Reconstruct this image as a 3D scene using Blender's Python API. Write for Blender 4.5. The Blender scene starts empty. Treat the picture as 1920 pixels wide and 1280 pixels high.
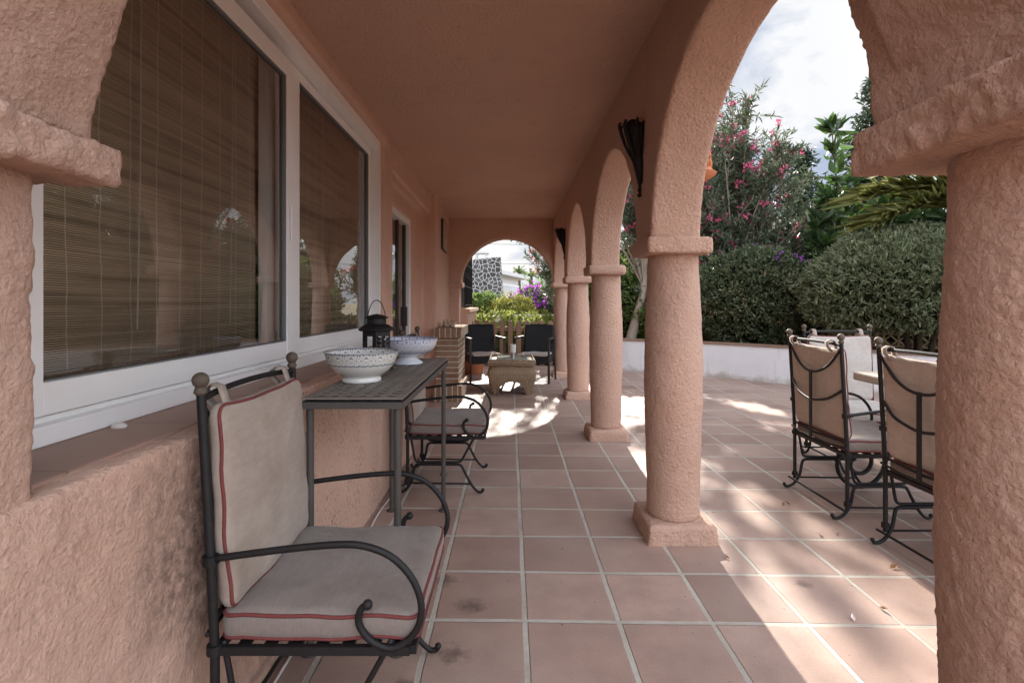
import bpy, bmesh, math, random
import numpy as np
from mathutils import Vector, Matrix, noise as mnoise
R = math.radians
rng = np.random.default_rng(7)
random.seed(7)
S = bpy.context.scene
COL = S.collection

# ------------------------------------------------------------------ helpers
def link(o, parent=None):
    COL.objects.link(o)
    if parent is not None: o.parent = parent
    return o

def tag(o, label=None, cat=None, group=None, kind=None):
    if label: o['label'] = label
    if cat: o['category'] = cat
    if group: o['group'] = group
    if kind: o['kind'] = kind
    return o

def thing(name, label, cat, loc=(0, 0, 0), rz=0, group=None):
    o = bpy.data.objects.new(name, None); o.empty_display_size = .1
    link(o); o.location = loc; o.rotation_euler = (0, 0, rz)
    return tag(o, label, cat, group)

class MB:
    def __init__(s): s.v = []; s.f = []
    def add(s, vs, fs):
        k = len(s.v); s.v += [tuple(v) for v in vs]; s.f += [tuple(i + k for i in f) for f in fs]; return s
    def box(s, x0, x1, y0, y1, z0, z1):
        return s.add([(x0,y0,z0),(x1,y0,z0),(x1,y1,z0),(x0,y1,z0),(x0,y0,z1),(x1,y0,z1),(x1,y1,z1),(x0,y1,z1)],
              [(3,2,1,0),(4,5,6,7),(0,1,5,4),(1,2,6,5),(2,3,7,6),(3,0,4,7)])
    def prism(s, pts, axis, a, b):
        """closed polygon pts (p,q) extruded along axis x/y/z from a to b"""
        n = len(pts)
        def mk(p, q, t): return {'x': (t, p, q), 'y': (p, t, q), 'z': (p, q, t)}[axis]
        vs = [mk(p, q, a) for p, q in pts] + [mk(p, q, b) for p, q in pts]
        fs = [tuple(range(n)), tuple(range(2*n-1, n-1, -1))] + [(i, n+i, n+(i+1) % n, (i+1) % n) for i in range(n)]
        return s.add(vs, fs)
    def tube(s, path, r, n=8, closed=False, caps=True):
        P = [Vector(p) for p in path]; m = len(P)
        rs = r if hasattr(r, '__len__') else [r]*m
        up = None; rings = []
        for i in range(m):
            if closed: t = P[(i+1) % m] - P[i-1]
            else: t = P[min(i+1, m-1)] - P[max(i-1, 0)]
            if t.length < 1e-9: t = Vector((0,0,1))
            t.normalize()
            if up is None:
                up = t.orthogonal().normalized()
            else:
                up = (up - t*up.dot(t))
                up = up.normalized() if up.length > 1e-6 else t.orthogonal().normalized()
            b = t.cross(up)
            rings.append([P[i] + (up*math.cos(2*math.pi*k/n) + b*math.sin(2*math.pi*k/n))*rs[i] for k in range(n)])
        vs = [v for rg in rings for v in rg]; fs = []
        for i in range(m if closed else m-1):
            j = (i+1) % m
            for k in range(n):
                fs.append((i*n+k, i*n+(k+1) % n, j*n+(k+1) % n, j*n+k))
        if caps and not closed:
            fs.append(tuple(range(n-1, -1, -1))); fs.append(tuple((m-1)*n+k for k in range(n)))
        return s.add(vs, fs)
    def lathe(s, prof, c=(0,0,0), n=32, squash=1.0):
        m = len(prof); vs = []; fs = []
        for r, z in prof:
            for k in range(n):
                a = 2*math.pi*k/n
                vs.append((c[0]+max(r,1e-4)*math.cos(a), c[1]+max(r,1e-4)*math.sin(a)*squash, c[2]+z))
        for i in range(m-1):
            for k in range(n):
                fs.append((i*n+k, i*n+(k+1) % n, (i+1)*n+(k+1) % n, (i+1)*n+k))
        fs.append(tuple(range(n-1,-1,-1))); fs.append(tuple((m-1)*n+k for k in range(n)))
        return s.add(vs, fs)
    def ball(s, c, r, n=12, sq=1.0):
        return s.lathe([(r*math.sin(math.pi*i/n), -r*sq*math.cos(math.pi*i/n)) for i in range(n+1)], c, n=n+4)
    def mesh(s, name):
        me = bpy.data.meshes.new(name); me.from_pydata(s.v, [], s.f); me.update(); return me
    def obj(s, name, mat, parent=None, smooth=False, bevel=0, segs=2):
        me = s.mesh(name); me.materials.append(mat)
        o = link(bpy.data.objects.new(name, me), parent)
        if smooth:
            me.shade_smooth()
            if smooth == 'auto': me.set_sharp_from_angle(angle=R(40))
        if bevel:
            b = o.modifiers.new('bevel', 'BEVEL'); b.width = bevel; b.segments = segs; b.limit_method = 'ANGLE'; b.angle_limit = R(35)
        return o

def spline(pts, n=8):
    """Catmull-Rom through pts"""
    P = [Vector(p) for p in pts]; out = []
    for i in range(len(P)-1):
        p0 = P[max(i-1,0)]; p1 = P[i]; p2 = P[i+1]; p3 = P[min(i+2,len(P)-1)]
        for k in range(n):
            t = k/n
            out.append(.5*((2*p1)+(p2-p0)*t+(2*p0-5*p1+4*p2-p3)*t*t+(3*p1-p0-3*p2+p3)*t**3))
    out.append(P[-1]); return out

def np_mesh(name, V, F):
    """V (n,3); F (m,k) equal-size faces"""
    me = bpy.data.meshes.new(name); V = np.asarray(V, np.float32); F = np.asarray(F, np.int32)
    me.vertices.add(len(V)); me.vertices.foreach_set('co', V.ravel())
    me.loops.add(F.size); me.loops.foreach_set('vertex_index', F.ravel())
    me.polygons.add(len(F))
    me.polygons.foreach_set('loop_start', np.arange(len(F), dtype=np.int32)*F.shape[1])
    me.polygons.foreach_set('loop_total', np.full(len(F), F.shape[1], np.int32))
    me.update(calc_edges=True); return me

# ------------------------------------------------------------------ materials
class NT:
    def __init__(s, name):
        s.m = bpy.data.materials.new(name); s.m.use_nodes = True
        s.t = s.m.node_tree; s.n = s.t.nodes; s.n.clear()
        s.out = s.n.new('ShaderNodeOutputMaterial')
    def new(s, typ, **kw):
        nd = s.n.new(typ)
        for k, v in kw.items():
            if k.startswith('_'): setattr(nd, k[1:], v)
        for k, v in kw.items():
            if not k.startswith('_'):
                key = k.replace('__', ' ')
                s.set(nd, key, v)
        return nd
    def set(s, nd, key, v):
        inp = nd.inputs[int(key[1:])] if key[0] == 'i' and key[1:].isdigit() else nd.inputs[key]
        if isinstance(v, bpy.types.NodeSocket): s.t.links.new(v, inp)
        elif isinstance(v, bpy.types.Node): s.t.links.new(v.outputs[0], inp)
        else: inp.default_value = v
    def math(s, op, a, b=0.0, c=None, clamp=False):
        kw = dict(_operation=op, _use_clamp=clamp, i0=a, i1=b)
        if c is not None: kw['i2'] = c
        return s.new('ShaderNodeMath', **kw).outputs[0]
    def vmath(s, op, a, b=(0,0,0)):
        return s.new('ShaderNodeVectorMath', _operation=op, i0=a, i1=b).outputs[0]
    def noise(s, vec, scale, detail=3, rough=.55, dist=0, typ='FBM', dim='3D'):
        return s.new('ShaderNodeTexNoise', _noise_type=typ, _noise_dimensions=dim, Vector=vec, Scale=scale, Detail=detail, Roughness=rough, Distortion=dist).outputs[0]
    def ramp(s, fac, stops):
        nd = s.new('ShaderNodeValToRGB', Fac=fac); cr = nd.color_ramp
        while len(cr.elements) < len(stops): cr.elements.new(.5)
        for e, (p, c) in zip(cr.elements, stops):
            e.position = p; e.color = (c, c, c, 1) if isinstance(c, (int, float)) else (*c, 1)
        return nd.outputs[0]
    def mix(s, f, a, b, blend='MIX'):
        nd = s.n.new('ShaderNodeMix'); nd.data_type = 'RGBA'; nd.blend_type = blend
        def c(v): return (*v, 1) if isinstance(v, tuple) and len(v) == 3 else v
        for i, v in ((0, f), (6, c(a)), (7, c(b))):
            if isinstance(v, bpy.types.NodeSocket): s.t.links.new(v, nd.inputs[i])
            else: nd.inputs[i].default_value = v
        return nd.outputs[2]
    def obj(s): return s.new('ShaderNodeTexCoord').outputs['Object']
    def gen(s): return s.new('ShaderNodeTexCoord').outputs['Generated']
    def sep(s, v):
        nd = s.new('ShaderNodeSeparateXYZ', Vector=v); return nd.outputs[0], nd.outputs[1], nd.outputs[2]
    def comb(s, x, y, z): return s.new('ShaderNodeCombineXYZ', X=x, Y=y, Z=z).outputs[0]
    def bump(s, h, dist, strength=1.0, normal=None):
        nd = s.new('ShaderNodeBump', Height=h, Distance=dist, Strength=strength)
        if normal is not None: s.set(nd, 'Normal', normal)
        return nd.outputs[0]
    def bsdf(s, color, rough=.6, normal=None, metallic=0, spec=.5, **kw):
        nd = s.new('ShaderNodeBsdfPrincipled')
        s.set(nd, 'Base Color', (*color, 1) if isinstance(color, tuple) else color)
        s.set(nd, 'Roughness', rough); s.set(nd, 'Metallic', metallic); s.set(nd, 'Specular IOR Level', spec)
        if normal is not None: s.set(nd, 'Normal', normal)
        for k, v in kw.items(): s.set(nd, k.replace('__', ' '), v)
        s.t.links.new(nd.outputs[0], s.out.inputs[0]); return nd

def simple(name, col, rough=.6, metallic=0, var=.25, vs=12, bs=60, bd=.001, spec=.5, detail=4, stretch=None):
    t = NT(name); v = t.obj()
    if stretch: v = t.vmath('MULTIPLY', v, stretch)
    n = t.noise(v, vs, detail)
    c = t.mix(n, tuple(x*(1-var) for x in col), tuple(min(1, x*(1+var)) for x in col))
    nb = t.bump(t.noise(v, bs, 3), bd) if bd else None
    t.bsdf(c, rough, nb, metallic, spec); return t.m

PINK = (.625, .405, .305)
def stucco(name, col=PINK, lump=45, d=.006, grime=0.0, fine=.5):
    t = NT(name); v = t.obj()
    n1 = t.noise(v, lump, 6, .62, .5)
    n2 = t.noise(v, lump*2.3, 3, .6, .9, 'RIDGED_MULTIFRACTAL')
    vo = t.new('ShaderNodeTexVoronoi', _feature='SMOOTH_F1', Vector=v, Scale=lump*1.1, Smoothness=.6).outputs[0]
    h = t.math('ADD', t.math('MULTIPLY', n1, 1.3), t.math('MULTIPLY', n2, .2*fine))
    h = t.math('SUBTRACT', h, t.math('MULTIPLY', vo, .45))
    h = t.math('ADD', h, t.math('MULTIPLY', t.noise(v, lump*4.5, 3, .7), .42))
    big = t.noise(v, 2.2, 4)
    c = t.mix(big, tuple(x*.86 for x in col), tuple(x*1.1 for x in col))
    c = t.mix(t.ramp(n1, [(.3, .35), (.5, 0)]), c, tuple(x*.8 for x in col))
    patch = t.ramp(t.noise(v, 3.3, 5, .6), [(.52, 0), (.74, .3)])
    c = t.mix(patch, c, (col[0]*.98, col[1]*.84, col[2]*.68))
    pits = t.ramp(t.noise(v, lump*2.6, 3, .6), [(.69, 0), (.75, .6)])
    c = t.mix(pits, c, tuple(x*.4 for x in col))
    wash = t.ramp(t.noise(t.vmath('MULTIPLY', v, (5, 5, .7)), 1.7, 4, .6), [(.56, 0), (.78, .3)])
    c = t.mix(wash, c, (col[0]*.62, col[1]*.6, col[2]*.58))
    if grime:
        x, y, z = t.sep(v)
        g1 = t.noise(t.vmath('MULTIPLY', v, (1, 1, .6)), 85, 3, .6)
        area = t.noise(v, 3.1, 3)
        lowz = t.math('SUBTRACT', 1.0, t.math('ABSOLUTE', t.math('SUBTRACT', z, .62)))
        m = t.math('MULTIPLY', t.ramp(g1, [(.55, 0), (.63, 1)]), t.ramp(area, [(.36, 0), (.55, 1)]))
        m = t.math('MULTIPLY', t.math('MULTIPLY', m, grime), t.ramp(t.math('MULTIPLY', y, .25), [(.36, .25), (.47, 1.0)]))
        c = t.mix(m, c, (.07, .05, .04))
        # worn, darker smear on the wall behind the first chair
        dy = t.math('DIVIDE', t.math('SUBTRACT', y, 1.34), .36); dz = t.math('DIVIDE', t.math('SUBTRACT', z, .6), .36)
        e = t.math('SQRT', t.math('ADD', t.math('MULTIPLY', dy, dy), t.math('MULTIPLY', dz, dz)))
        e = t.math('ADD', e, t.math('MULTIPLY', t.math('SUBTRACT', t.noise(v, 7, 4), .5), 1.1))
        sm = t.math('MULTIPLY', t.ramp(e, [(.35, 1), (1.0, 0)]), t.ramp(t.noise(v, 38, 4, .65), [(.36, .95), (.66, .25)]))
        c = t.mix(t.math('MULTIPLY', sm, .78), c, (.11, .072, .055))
    t.bsdf(c, .85, t.bump(h, d), spec=.25)
    return t.m

M = {}
M['stucco_near'] = stucco('rough_pink_stucco', lump=100, d=.0085)
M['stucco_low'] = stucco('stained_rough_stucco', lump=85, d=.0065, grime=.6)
M['stucco'] = stucco('pink_stucco', lump=62, d=.011)
M['stucco_wall'] = stucco('pink_wall_stucco', lump=60, d=.004)
M['stucco_ceiling'] = stucco('pink_ceiling_stucco', lump=52, d=.010, fine=.6)

def floor_mat():
    t = NT('terracotta_tiles'); v = t.obj(); x, y, z = t.sep(v)
    wob = t.math('MULTIPLY', t.math('SUBTRACT', t.noise(v, 1.6, 2), .5), .035)
    wob2 = t.math('MULTIPLY', t.math('SUBTRACT', t.noise(v, 22, 3), .5), .012)
    u = t.math('ADD', t.math('ADD', t.math('DIVIDE', t.math('SUBTRACT', x, .056), .352), wob), wob2)
    w = t.math('ADD', t.math('SUBTRACT', t.math('DIVIDE', t.math('SUBTRACT', t.math('ADD', y, t.math('MULTIPLY', x, .022)), 1.944), .352), wob), wob2)
    fu = t.math('FRACT', u); fw = t.math('FRACT', w)
    du = t.math('MINIMUM', fu, t.math('SUBTRACT', 1.0, fu)); dw = t.math('MINIMUM', fw, t.math('SUBTRACT', 1.0, fw))
    d = t.math('MINIMUM', du, dw)
    tile = t.new('ShaderNodeMapRange', _interpolation_type='SMOOTHSTEP', Value=d, i1=.022, i2=.034).outputs[0]
    wn = t.new('ShaderNodeTexWhiteNoise', _noise_dimensions='2D', Vector=t.comb(t.math('FLOOR', u), t.math('FLOOR', w), 0.0))
    r = wn.outputs[0]
    base = t.mix(r, (.275, .178, .14), (.42, .287, .228))
    mott = t.noise(v, 5, 5, .6)
    base = t.mix(t.ramp(mott, [(.32, .55), (.62, 0)]), base, (.23, .15, .125))
    base = t.mix(t.ramp(t.noise(v, 1.1, 4), [(.45, 0), (.75, .5)]), base, (.47, .36, .305))
    fine = t.noise(v, 160, 3, .7)
    base = t.mix(t.ramp(fine, [(.35, .25), (.5, 0)]), base, (.14, .085, .068))
    specks = t.ramp(t.noise(v, 34, 2, .5), [(.72, 0), (.76, .75)])
    base = t.mix(specks, base, (.12, .075, .055))
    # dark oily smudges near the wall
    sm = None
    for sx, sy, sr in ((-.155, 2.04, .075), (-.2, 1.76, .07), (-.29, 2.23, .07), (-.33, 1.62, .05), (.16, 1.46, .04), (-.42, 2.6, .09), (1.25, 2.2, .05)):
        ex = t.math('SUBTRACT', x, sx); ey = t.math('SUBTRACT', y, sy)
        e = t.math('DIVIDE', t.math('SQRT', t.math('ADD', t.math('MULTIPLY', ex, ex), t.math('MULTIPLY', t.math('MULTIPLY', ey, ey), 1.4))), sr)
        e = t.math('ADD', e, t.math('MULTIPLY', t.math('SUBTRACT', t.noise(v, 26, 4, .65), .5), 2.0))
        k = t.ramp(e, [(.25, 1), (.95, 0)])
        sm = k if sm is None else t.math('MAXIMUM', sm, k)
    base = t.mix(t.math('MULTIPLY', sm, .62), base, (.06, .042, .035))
    gc = t.mix(t.noise(v, 40, 4, .6), (.33, .295, .25), (.54, .5, .43))
    gc = t.mix(t.ramp(t.noise(v, 2.3, 4), [(.45, 0), (.65, .55)]), gc, (.26, .2, .16))
    c = t.mix(tile, gc, base)
    h = t.math('ADD', t.math('MULTIPLY', tile, 1.0), t.math('MULTIPLY', t.noise(v, 9, 5, .6), .5))
    rough = t.math('ADD', .42, t.math('MULTIPLY', mott, .3))
    t.bsdf(c, rough, t.bump(h, .004), spec=.4); return t.m
M['floor'] = floor_mat()

M['iron'] = simple('wrought_iron', (.012, .0105, .0105), .55, .1, .5, 30, 160, .0012, .35)
M['iron_grey'] = simple('weathered_dark_metal', (.075, .066, .058), .6, .2, .35, 9, 120, .001, .4)
M['slat_metal'] = simple('worn_brown_metal', (.21, .18, .15), .6, .1, .35, 9, 120, .001, .4)
M['ball'] = simple('carved_finial', (.09, .065, .045), .6, 0, .4, 40, 200, .001, stretch=(6, 6, .3))
def fabric(name, col, stain=(.3, .22, .16), amount=.6):
    t = NT(name); v = t.obj()
    g = t.vmath('MULTIPLY', v, (1, 1, .25))
    n = t.noise(t.vmath('MULTIPLY', v, (.35, 3, 1.2)), 60, 4, .6)
    s = t.noise(v, 5, 5, .6)
    wr = t.noise(t.vmath('MULTIPLY', v, (1, .6, .5)), 9, 3, .5, .8)
    c = t.mix(n, tuple(x*.76 for x in col), tuple(x*1.16 for x in col))
    c = t.mix(t.ramp(s, [(.45, 0), (.75, amount)]), c, stain)
    wv = t.noise(v, 420, 2, .5)
    h = t.math('ADD', t.math('MULTIPLY', wv, .12), t.math('ADD', t.math('MULTIPLY', n, .25), t.math('MULTIPLY', wr, 2.2)))
    t.bsdf(c, .95, t.bump(h, .0035), spec=.1, Sheen__Weight=.15); return t.m
M['fabric'] = fabric('beige_linen', (.35, .285, .235), (.23, .165, .12), .7)
M['fabric_seat'] = fabric('shaded_grey_linen', (.225, .187, .162), (.135, .10, .08), .8)  # darker linen copy: the seat's shade is put into its colour, plus stains
M['fabric_pale'] = fabric('pale_linen', (.46, .42, .385), amount=.4)  # paler linen for the armchair at the table's far end
M['piping'] = simple('red_piping', (.165, .047, .044), .9, 0, .2, 60, 300, .0005, .1)
M['white_frame'] = simple('white_aluminium', (.84, .83, .81), .35, 0, .06, 3, 40, .0002, .5)
M['gasket'] = simple('grey_gasket', (.2, .2, .2), .6, 0, .1, 5, 0, 0)
M['rubber'] = simple('black_gasket', (.02, .02, .02), .6, 0, .1, 5, 0, 0)
M['sill'] = simple('clay_sill_tile', (.29, .175, .135), .5, 0, .25, 6, 60, .001, .4)
def sill_mat():
    t = NT('clay_sill_tiles'); v = t.obj(); x, y, z = t.sep(v)
    f = t.math('FRACT', t.math('DIVIDE', t.math('SUBTRACT', y, .98), .4)); d = t.math('MINIMUM', f, t.math('SUBTRACT', 1.0, f))
    k = t.ramp(d, [(.006, 0), (.012, 1)])
    n = t.noise(v, 5, 5, .6)
    c = t.mix(n, (.24, .14, .105), (.36, .22, .165)); c = t.mix(k, (.2, .14, .11), c)
    t.bsdf(c, .5, t.bump(t.math('ADD', k, t.math('MULTIPLY', n, .4)), .0015), spec=.4); return t.m
M['sill'] = sill_mat()
def glass_mat(name, k=1.9, tint=(.93, .95, .94)):
    t = NT(name)
    fr = t.new('ShaderNodeFresnel', IOR=1.5).outputs[0]
    f = t.math('MULTIPLY', fr, k, clamp=True)
    tr = t.new('ShaderNodeBsdfTransparent', Color=(*tint, 1)); gl = t.new('ShaderNodeBsdfGlossy', Color=(1, 1, 1, 1), Roughness=.0)
    v = t.obj(); t.set(gl, 'Normal', t.bump(t.noise(v, 1.1, 1), .0012))
    mx = t.new('ShaderNodeMixShader', i0=f, i1=tr.outputs[0], i2=gl.outputs[0])
    t.t.links.new(mx.outputs[0], t.out.inputs[0]); return t.m
M['glass'] = glass_mat('window_glass', 1.45, (.97, .98, .97))
def blind_mat():
    t = NT('bamboo_slats'); v = t.obj(); x, y, z = t.sep(v)
    zz = t.math('ADD', z, t.math('MULTIPLY', t.noise(v, 2.5, 2), .006))
    q = t.math('DIVIDE', zz, .0062); fr = t.math('FRACT', q)
    rnd = t.new('ShaderNodeTexWhiteNoise', _noise_dimensions='1D', W=t.math('FLOOR', q)).outputs[0]
    prof = t.math('SUBTRACT', 1.0, t.math('ABSOLUTE', t.math('SUBTRACT', t.math('MULTIPLY', fr, 2.0), 1.0)))
    gap = t.ramp(prof, [(.12, 0), (.4, 1)])
    long = t.noise(t.vmath('MULTIPLY', t.comb(x, t.math('ADD', y, t.math('MULTIPLY', rnd, 9.0)), zz), (1, 1, 60)), 4, 3)
    c = t.mix(t.math('MULTIPLY', t.math('ADD', rnd, long), .5), (.43, .305, .205), (.74, .56, .40))
    c = t.mix(gap, (.11, .07, .045), c)
    # darker bands where slats bunch
    c = t.mix(t.ramp(t.noise(t.comb(0.0, t.math('MULTIPLY', y, .6), t.math('MULTIPLY', z, 14)), 2, 3), [(.5, 0), (.7, .55)]), c, (.10, .065, .04))
    # knotted vertical strings
    yy = t.math('ADD', y, t.math('MULTIPLY', t.noise(t.comb(0.0, t.math('MULTIPLY', y, 3), t.math('MULTIPLY', z, 5)), 1.5, 2), .02))
    sf = t.math('ABSOLUTE', t.math('SUBTRACT', t.math('FRACT', t.math('DIVIDE', yy, .118)), .5))
    st = t.ramp(sf, [(.012, 1), (.022, 0)])
    c = t.mix(t.math('MULTIPLY', st, .6), c, (.75, .66, .54))
    t.bsdf(c, .75, t.bump(prof, .002), spec=.2); return t.m
M['blind'] = blind_mat()
M['curtain'] = simple('pale_curtain', (.62, .58, .53), .9, 0, .08, 6, 200, .0004, .1)
M['room'] = simple('dim_room_wall', (.25, .2, .16), .9)
M['terracotta'] = simple('terracotta', (.5, .2, .1), .8, 0, .2, 8, 80, .001, .2)
M['black_wicker'] = simple('black_rattan', (.013, .013, .017), .55, 0, .3, 40, 0, 0, .4)
def weave(name, a, b, sx=90, sz=110, rough=.6):
    t = NT(name); v = t.obj(); x, y, z = t.sep(v)
    xy = t.math('ADD', x, y)
    s1 = t.math('SINE', t.math('MULTIPLY', xy, sx*2)); s2 = t.math('SINE', t.math('MULTIPLY', z, sz*2))
    h = t.math('ADD', t.math('MULTIPLY', t.math('ABSOLUTE', s1), .7), t.math('MULTIPLY', t.math('MULTIPLY', s1, s2), .5))
    n = t.noise(v, 14, 4, .6)
    c = t.mix(t.math('ADD', t.math('MULTIPLY', h, .45), t.math('MULTIPLY', n, .5), clamp=True), a, b)
    t.bsdf(c, rough, t.bump(h, .004), spec=.3); return t.m
M['rattan'] = weave('black_rattan_weave', (.006, .006, .008), (.022, .022, .027), 110, 160, .45)
M['wicker'] = weave('brown_wicker', (.15, .10, .06), (.46, .34, .22), 55, 150)
M['chair_metal'] = simple('dark_bronze_metal', (.045, .038, .032), .45, .4, .2, 20, 0, 0)
M['pad'] = fabric('grey_seat_pad', (.42, .36, .32))
M['wood'] = simple('weathered_fence_wood', (.25, .165, .11), .85, 0, .45, 9, 60, .0025, .2, 5, (8, 8, .7))
def brick_mat(name, swap=False, pitch=.0675):
    t = NT(name); v = t.obj(); x, y, z = t.sep(v)
    w = t.math('MULTIPLY', t.math('SUBTRACT', t.noise(v, 12, 3), .5), .006)
    q = t.math('DIVIDE', t.math('ADD', t.math('ADD', x, y) if swap else z, w), pitch)
    f = t.math('FRACT', q); d = t.math('MINIMUM', f, t.math('SUBTRACT', 1.0, f))
    k = t.ramp(d, [(.06, 0), (.10, 1)])
    r = t.new('ShaderNodeTexWhiteNoise', _noise_dimensions='1D', W=t.math('FLOOR', q)).outputs[0]
    c = t.mix(r, (.25, .15, .09), (.36, .25, .165))
    c = t.mix(t.ramp(t.noise(v, 16, 4, .6), [(.4, .5), (.65, 0)]), c, (.17, .1, .06))
    c = t.mix(k, (.58, .54, .48), c)
    t.bsdf(c, .85, t.bump(t.math('ADD', k, t.math('MULTIPLY', t.noise(v, 70, 3), .4)), .004), spec=.2); return t.m
M['brick'] = brick_mat('handmade_brick'); M['brick_soldier'] = brick_mat('upright_brick', swap=True)
def white_wall_mat():
    t = NT('whitewashed_render'); v = t.obj(); x, y, z = t.sep(v)
    n = t.noise(v, 3, 5, .6)
    c = t.mix(n, (.62, .61, .62), (.74, .73, .74))
    st = t.noise(t.vmath('MULTIPLY', v, (7, 7, .8)), 1.6, 4, .6)
    c = t.mix(t.ramp(st, [(.55, 0), (.75, .45)]), c, (.38, .35, .32))
    low = t.math('ADD', z, t.math('MULTIPLY', t.math('SUBTRACT', t.noise(v, 6, 4), .5), .22))
    c = t.mix(t.ramp(low, [(.0, .7), (.1, 0)]), c, (.3, .25, .2))
    t.bsdf(c, .85, t.bump(t.noise(v, 45, 4), .004), spec=.2); return t.m
M['white_wall'] = white_wall_mat()
M['coping'] = simple('brown_brick_coping', (.25, .16, .115), .85, 0, .4, 9, 60, .003, .2)
M['soil'] = simple('soil', (.09, .06, .04), .95, 0, .4, 6, 40, .01, .1)
M['ground'] = simple('dry_ground', (.16, .13, .08), .95, 0, .4, .8, 10, .02, .1)
M['stone_top'] = simple('weathered_table_stone', (.36, .29, .23), .5, 0, .3, 7, 60, .001, .4, 6, (1, 4, 1))
M['bark'] = simple('pale_bark', (.27, .22, .17), .9, 0, .35, 9, 40, .006, .1, 4, (1, 1, .3))
M['dark_bark'] = simple('dark_bark', (.09, .065, .045), .9, 0, .35, 9, 40, .006, .1)
M['cable'] = simple('white_cable', (.55, .5, .45), .6, 0, .1)
M['coral'] = simple('dry_coral', (.5, .36, .27), .9, 0, .3, 30, 120, .003, .1)
M['candle'] = simple('candle_wax', (.8, .77, .7), .6, 0, .05)
M['steel'] = simple('brushed_steel', (.4, .38, .35), .35, .9, .1)
M['plaque'] = simple('painted_tile', (.45, .3, .22), .3, 0, .6, 14, 0, 0, .5)
M['roof_white'] = simple('pale_concrete', (.55, .55, .55), .8, 0, .1)
M['dryleaf'] = simple('dry_leaf', (.3, .14, .06), .8, 0, .4, 60)
M['petal'] = simple('fallen_petal', (.75, .66, .62), .7, 0, .1)
def leaf_mat(name, a, b, rough=.45, trans=.25, tcol=None, spec=.4):
    t = NT(name)
    r = t.new('ShaderNodeNewGeometry').outputs['Random Per Island']
    c = t.mix(r, a, b)
    p = t.bsdf(c, rough, spec=spec)
    tr = t.new('ShaderNodeBsdfTranslucent'); t.set(tr, 'Color', t.mix(r, tuple(min(1, x*1.6) for x in a), tuple(min(1, x*1.7) for x in (tcol or b))))
    mx = t.new('ShaderNodeMixShader', i0=trans, i1=p.outputs[0], i2=tr.outputs[0])
    t.t.links.new(mx.outputs[0], t.out.inputs[0]); return t.m
M['lf_oleander'] = leaf_mat('oleander_leaf', (.058, .084, .046), (.15, .185, .11))
M['lf_bush'] = leaf_mat('dark_bush_leaf', (.05, .07, .034), (.14, .165, .085))
M['lf_dead'] = leaf_mat('papery_bract', (.3, .2, .11), (.45, .33, .2))
M['lf_pitto'] = leaf_mat('pittosporum_leaf', (.075, .1, .045), (.23, .245, .135), .4)
M['lf_ficus'] = leaf_mat('rubber_leaf', (.032, .06, .026), (.085, .13, .05), .28, .22, (.1, .2, .03), .6)
M['lf_conifer'] = leaf_mat('conifer_needle', (.026, .042, .024), (.055, .08, .046))
M['lf_bright'] = leaf_mat('bright_hedge_leaf', (.11, .14, .03), (.25, .27, .075), .5, .45)
M['lf_green'] = leaf_mat('mid_green_leaf', (.07, .12, .03), (.17, .23, .07), .5, .4)
M['lf_olive'] = leaf_mat('olive_green_leaf', (.13, .14, .025), (.28, .27, .07), .5, .4)
M['lf_palm'] = leaf_mat('palm_leaflet', (.11, .13, .03), (.26, .25, .08), .5, .3)
M['fl_pink'] = leaf_mat('pink_flower', (.55, .06, .16), (.75, .17, .3), .6, .4)
M['fl_purple'] = leaf_mat('purple_bract', (.3, .04, .42), (.5, .1, .62), .6, .4)
M['fl_red'] = leaf_mat('red_flower', (.6, .08, .08), (.75, .2, .16), .6, .4)

def stucco_mods(o, voxel, amp, smooth=6, size=.03, amp2=0, size2=.15):
    m = o.modifiers.new('remesh', 'REMESH'); m.mode = 'VOXEL'; m.voxel_size = voxel; m.use_smooth_shade = True
    if smooth:
        s = o.modifiers.new('smooth', 'SMOOTH'); s.iterations = smooth; s.factor = .5
    for a, sz, nm in ((amp2, size2, 'stucco_swell'), (amp, size, 'stucco_lumps')):
        if not a: continue
        key = f'{nm}_{sz}'
        tx = bpy.data.textures.get(key) or bpy.data.textures.new(key, 'CLOUDS')
        tx.noise_scale = sz; tx.noise_depth = 3
        d = o.modifiers.new(nm, 'DISPLACE'); d.texture = tx; d.texture_coords = 'GLOBAL'; d.strength = a; d.mid_level = .5
    return o

# ------------------------------------------------------------------ camera, light, sky
cam = bpy.data.cameras.new('camera'); co = link(bpy.data.objects.new('camera', cam)); S.camera = co
co.location = (0, 0, 1.2); co.rotation_euler = (R(90), 0, 0)
cam.lens = 18.075; cam.sensor_width = 36; cam.shift_y = -.0375; cam.shift_x = .0016; cam.clip_start = .02; cam.clip_end = 2000
EL, AZ = R(29.5), R(3.5)
sv = Vector((math.sin(AZ)*math.cos(EL), math.cos(AZ)*math.cos(EL), math.sin(EL)))
sun = bpy.data.lights.new('sun', 'SUN'); sun.energy = 4.3; sun.angle = R(.8); sun.color = (1, .93, .83)
so = link(bpy.data.objects.new('sun', sun)); so.rotation_euler = (-sv).to_track_quat('-Z', 'Y').to_euler(); so.location = sv*30
W = bpy.data.worlds.new('World'); S.world = W; W.use_nodes = True
wt = W.node_tree; wt.nodes.clear()
wo = wt.nodes.new('ShaderNodeOutputWorld'); bg = wt.nodes.new('ShaderNodeBackground'); bg.inputs[1].default_value = .15
sky = wt.nodes.new('ShaderNodeTexSky'); sky.sky_type = 'NISHITA'; sky.sun_disc = False; sky.sun_elevation = EL; sky.sun_rotation = AZ
sky.dust_density = 2.0; sky.air_density = 1.0; sky.ozone_density = 1.5
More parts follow.
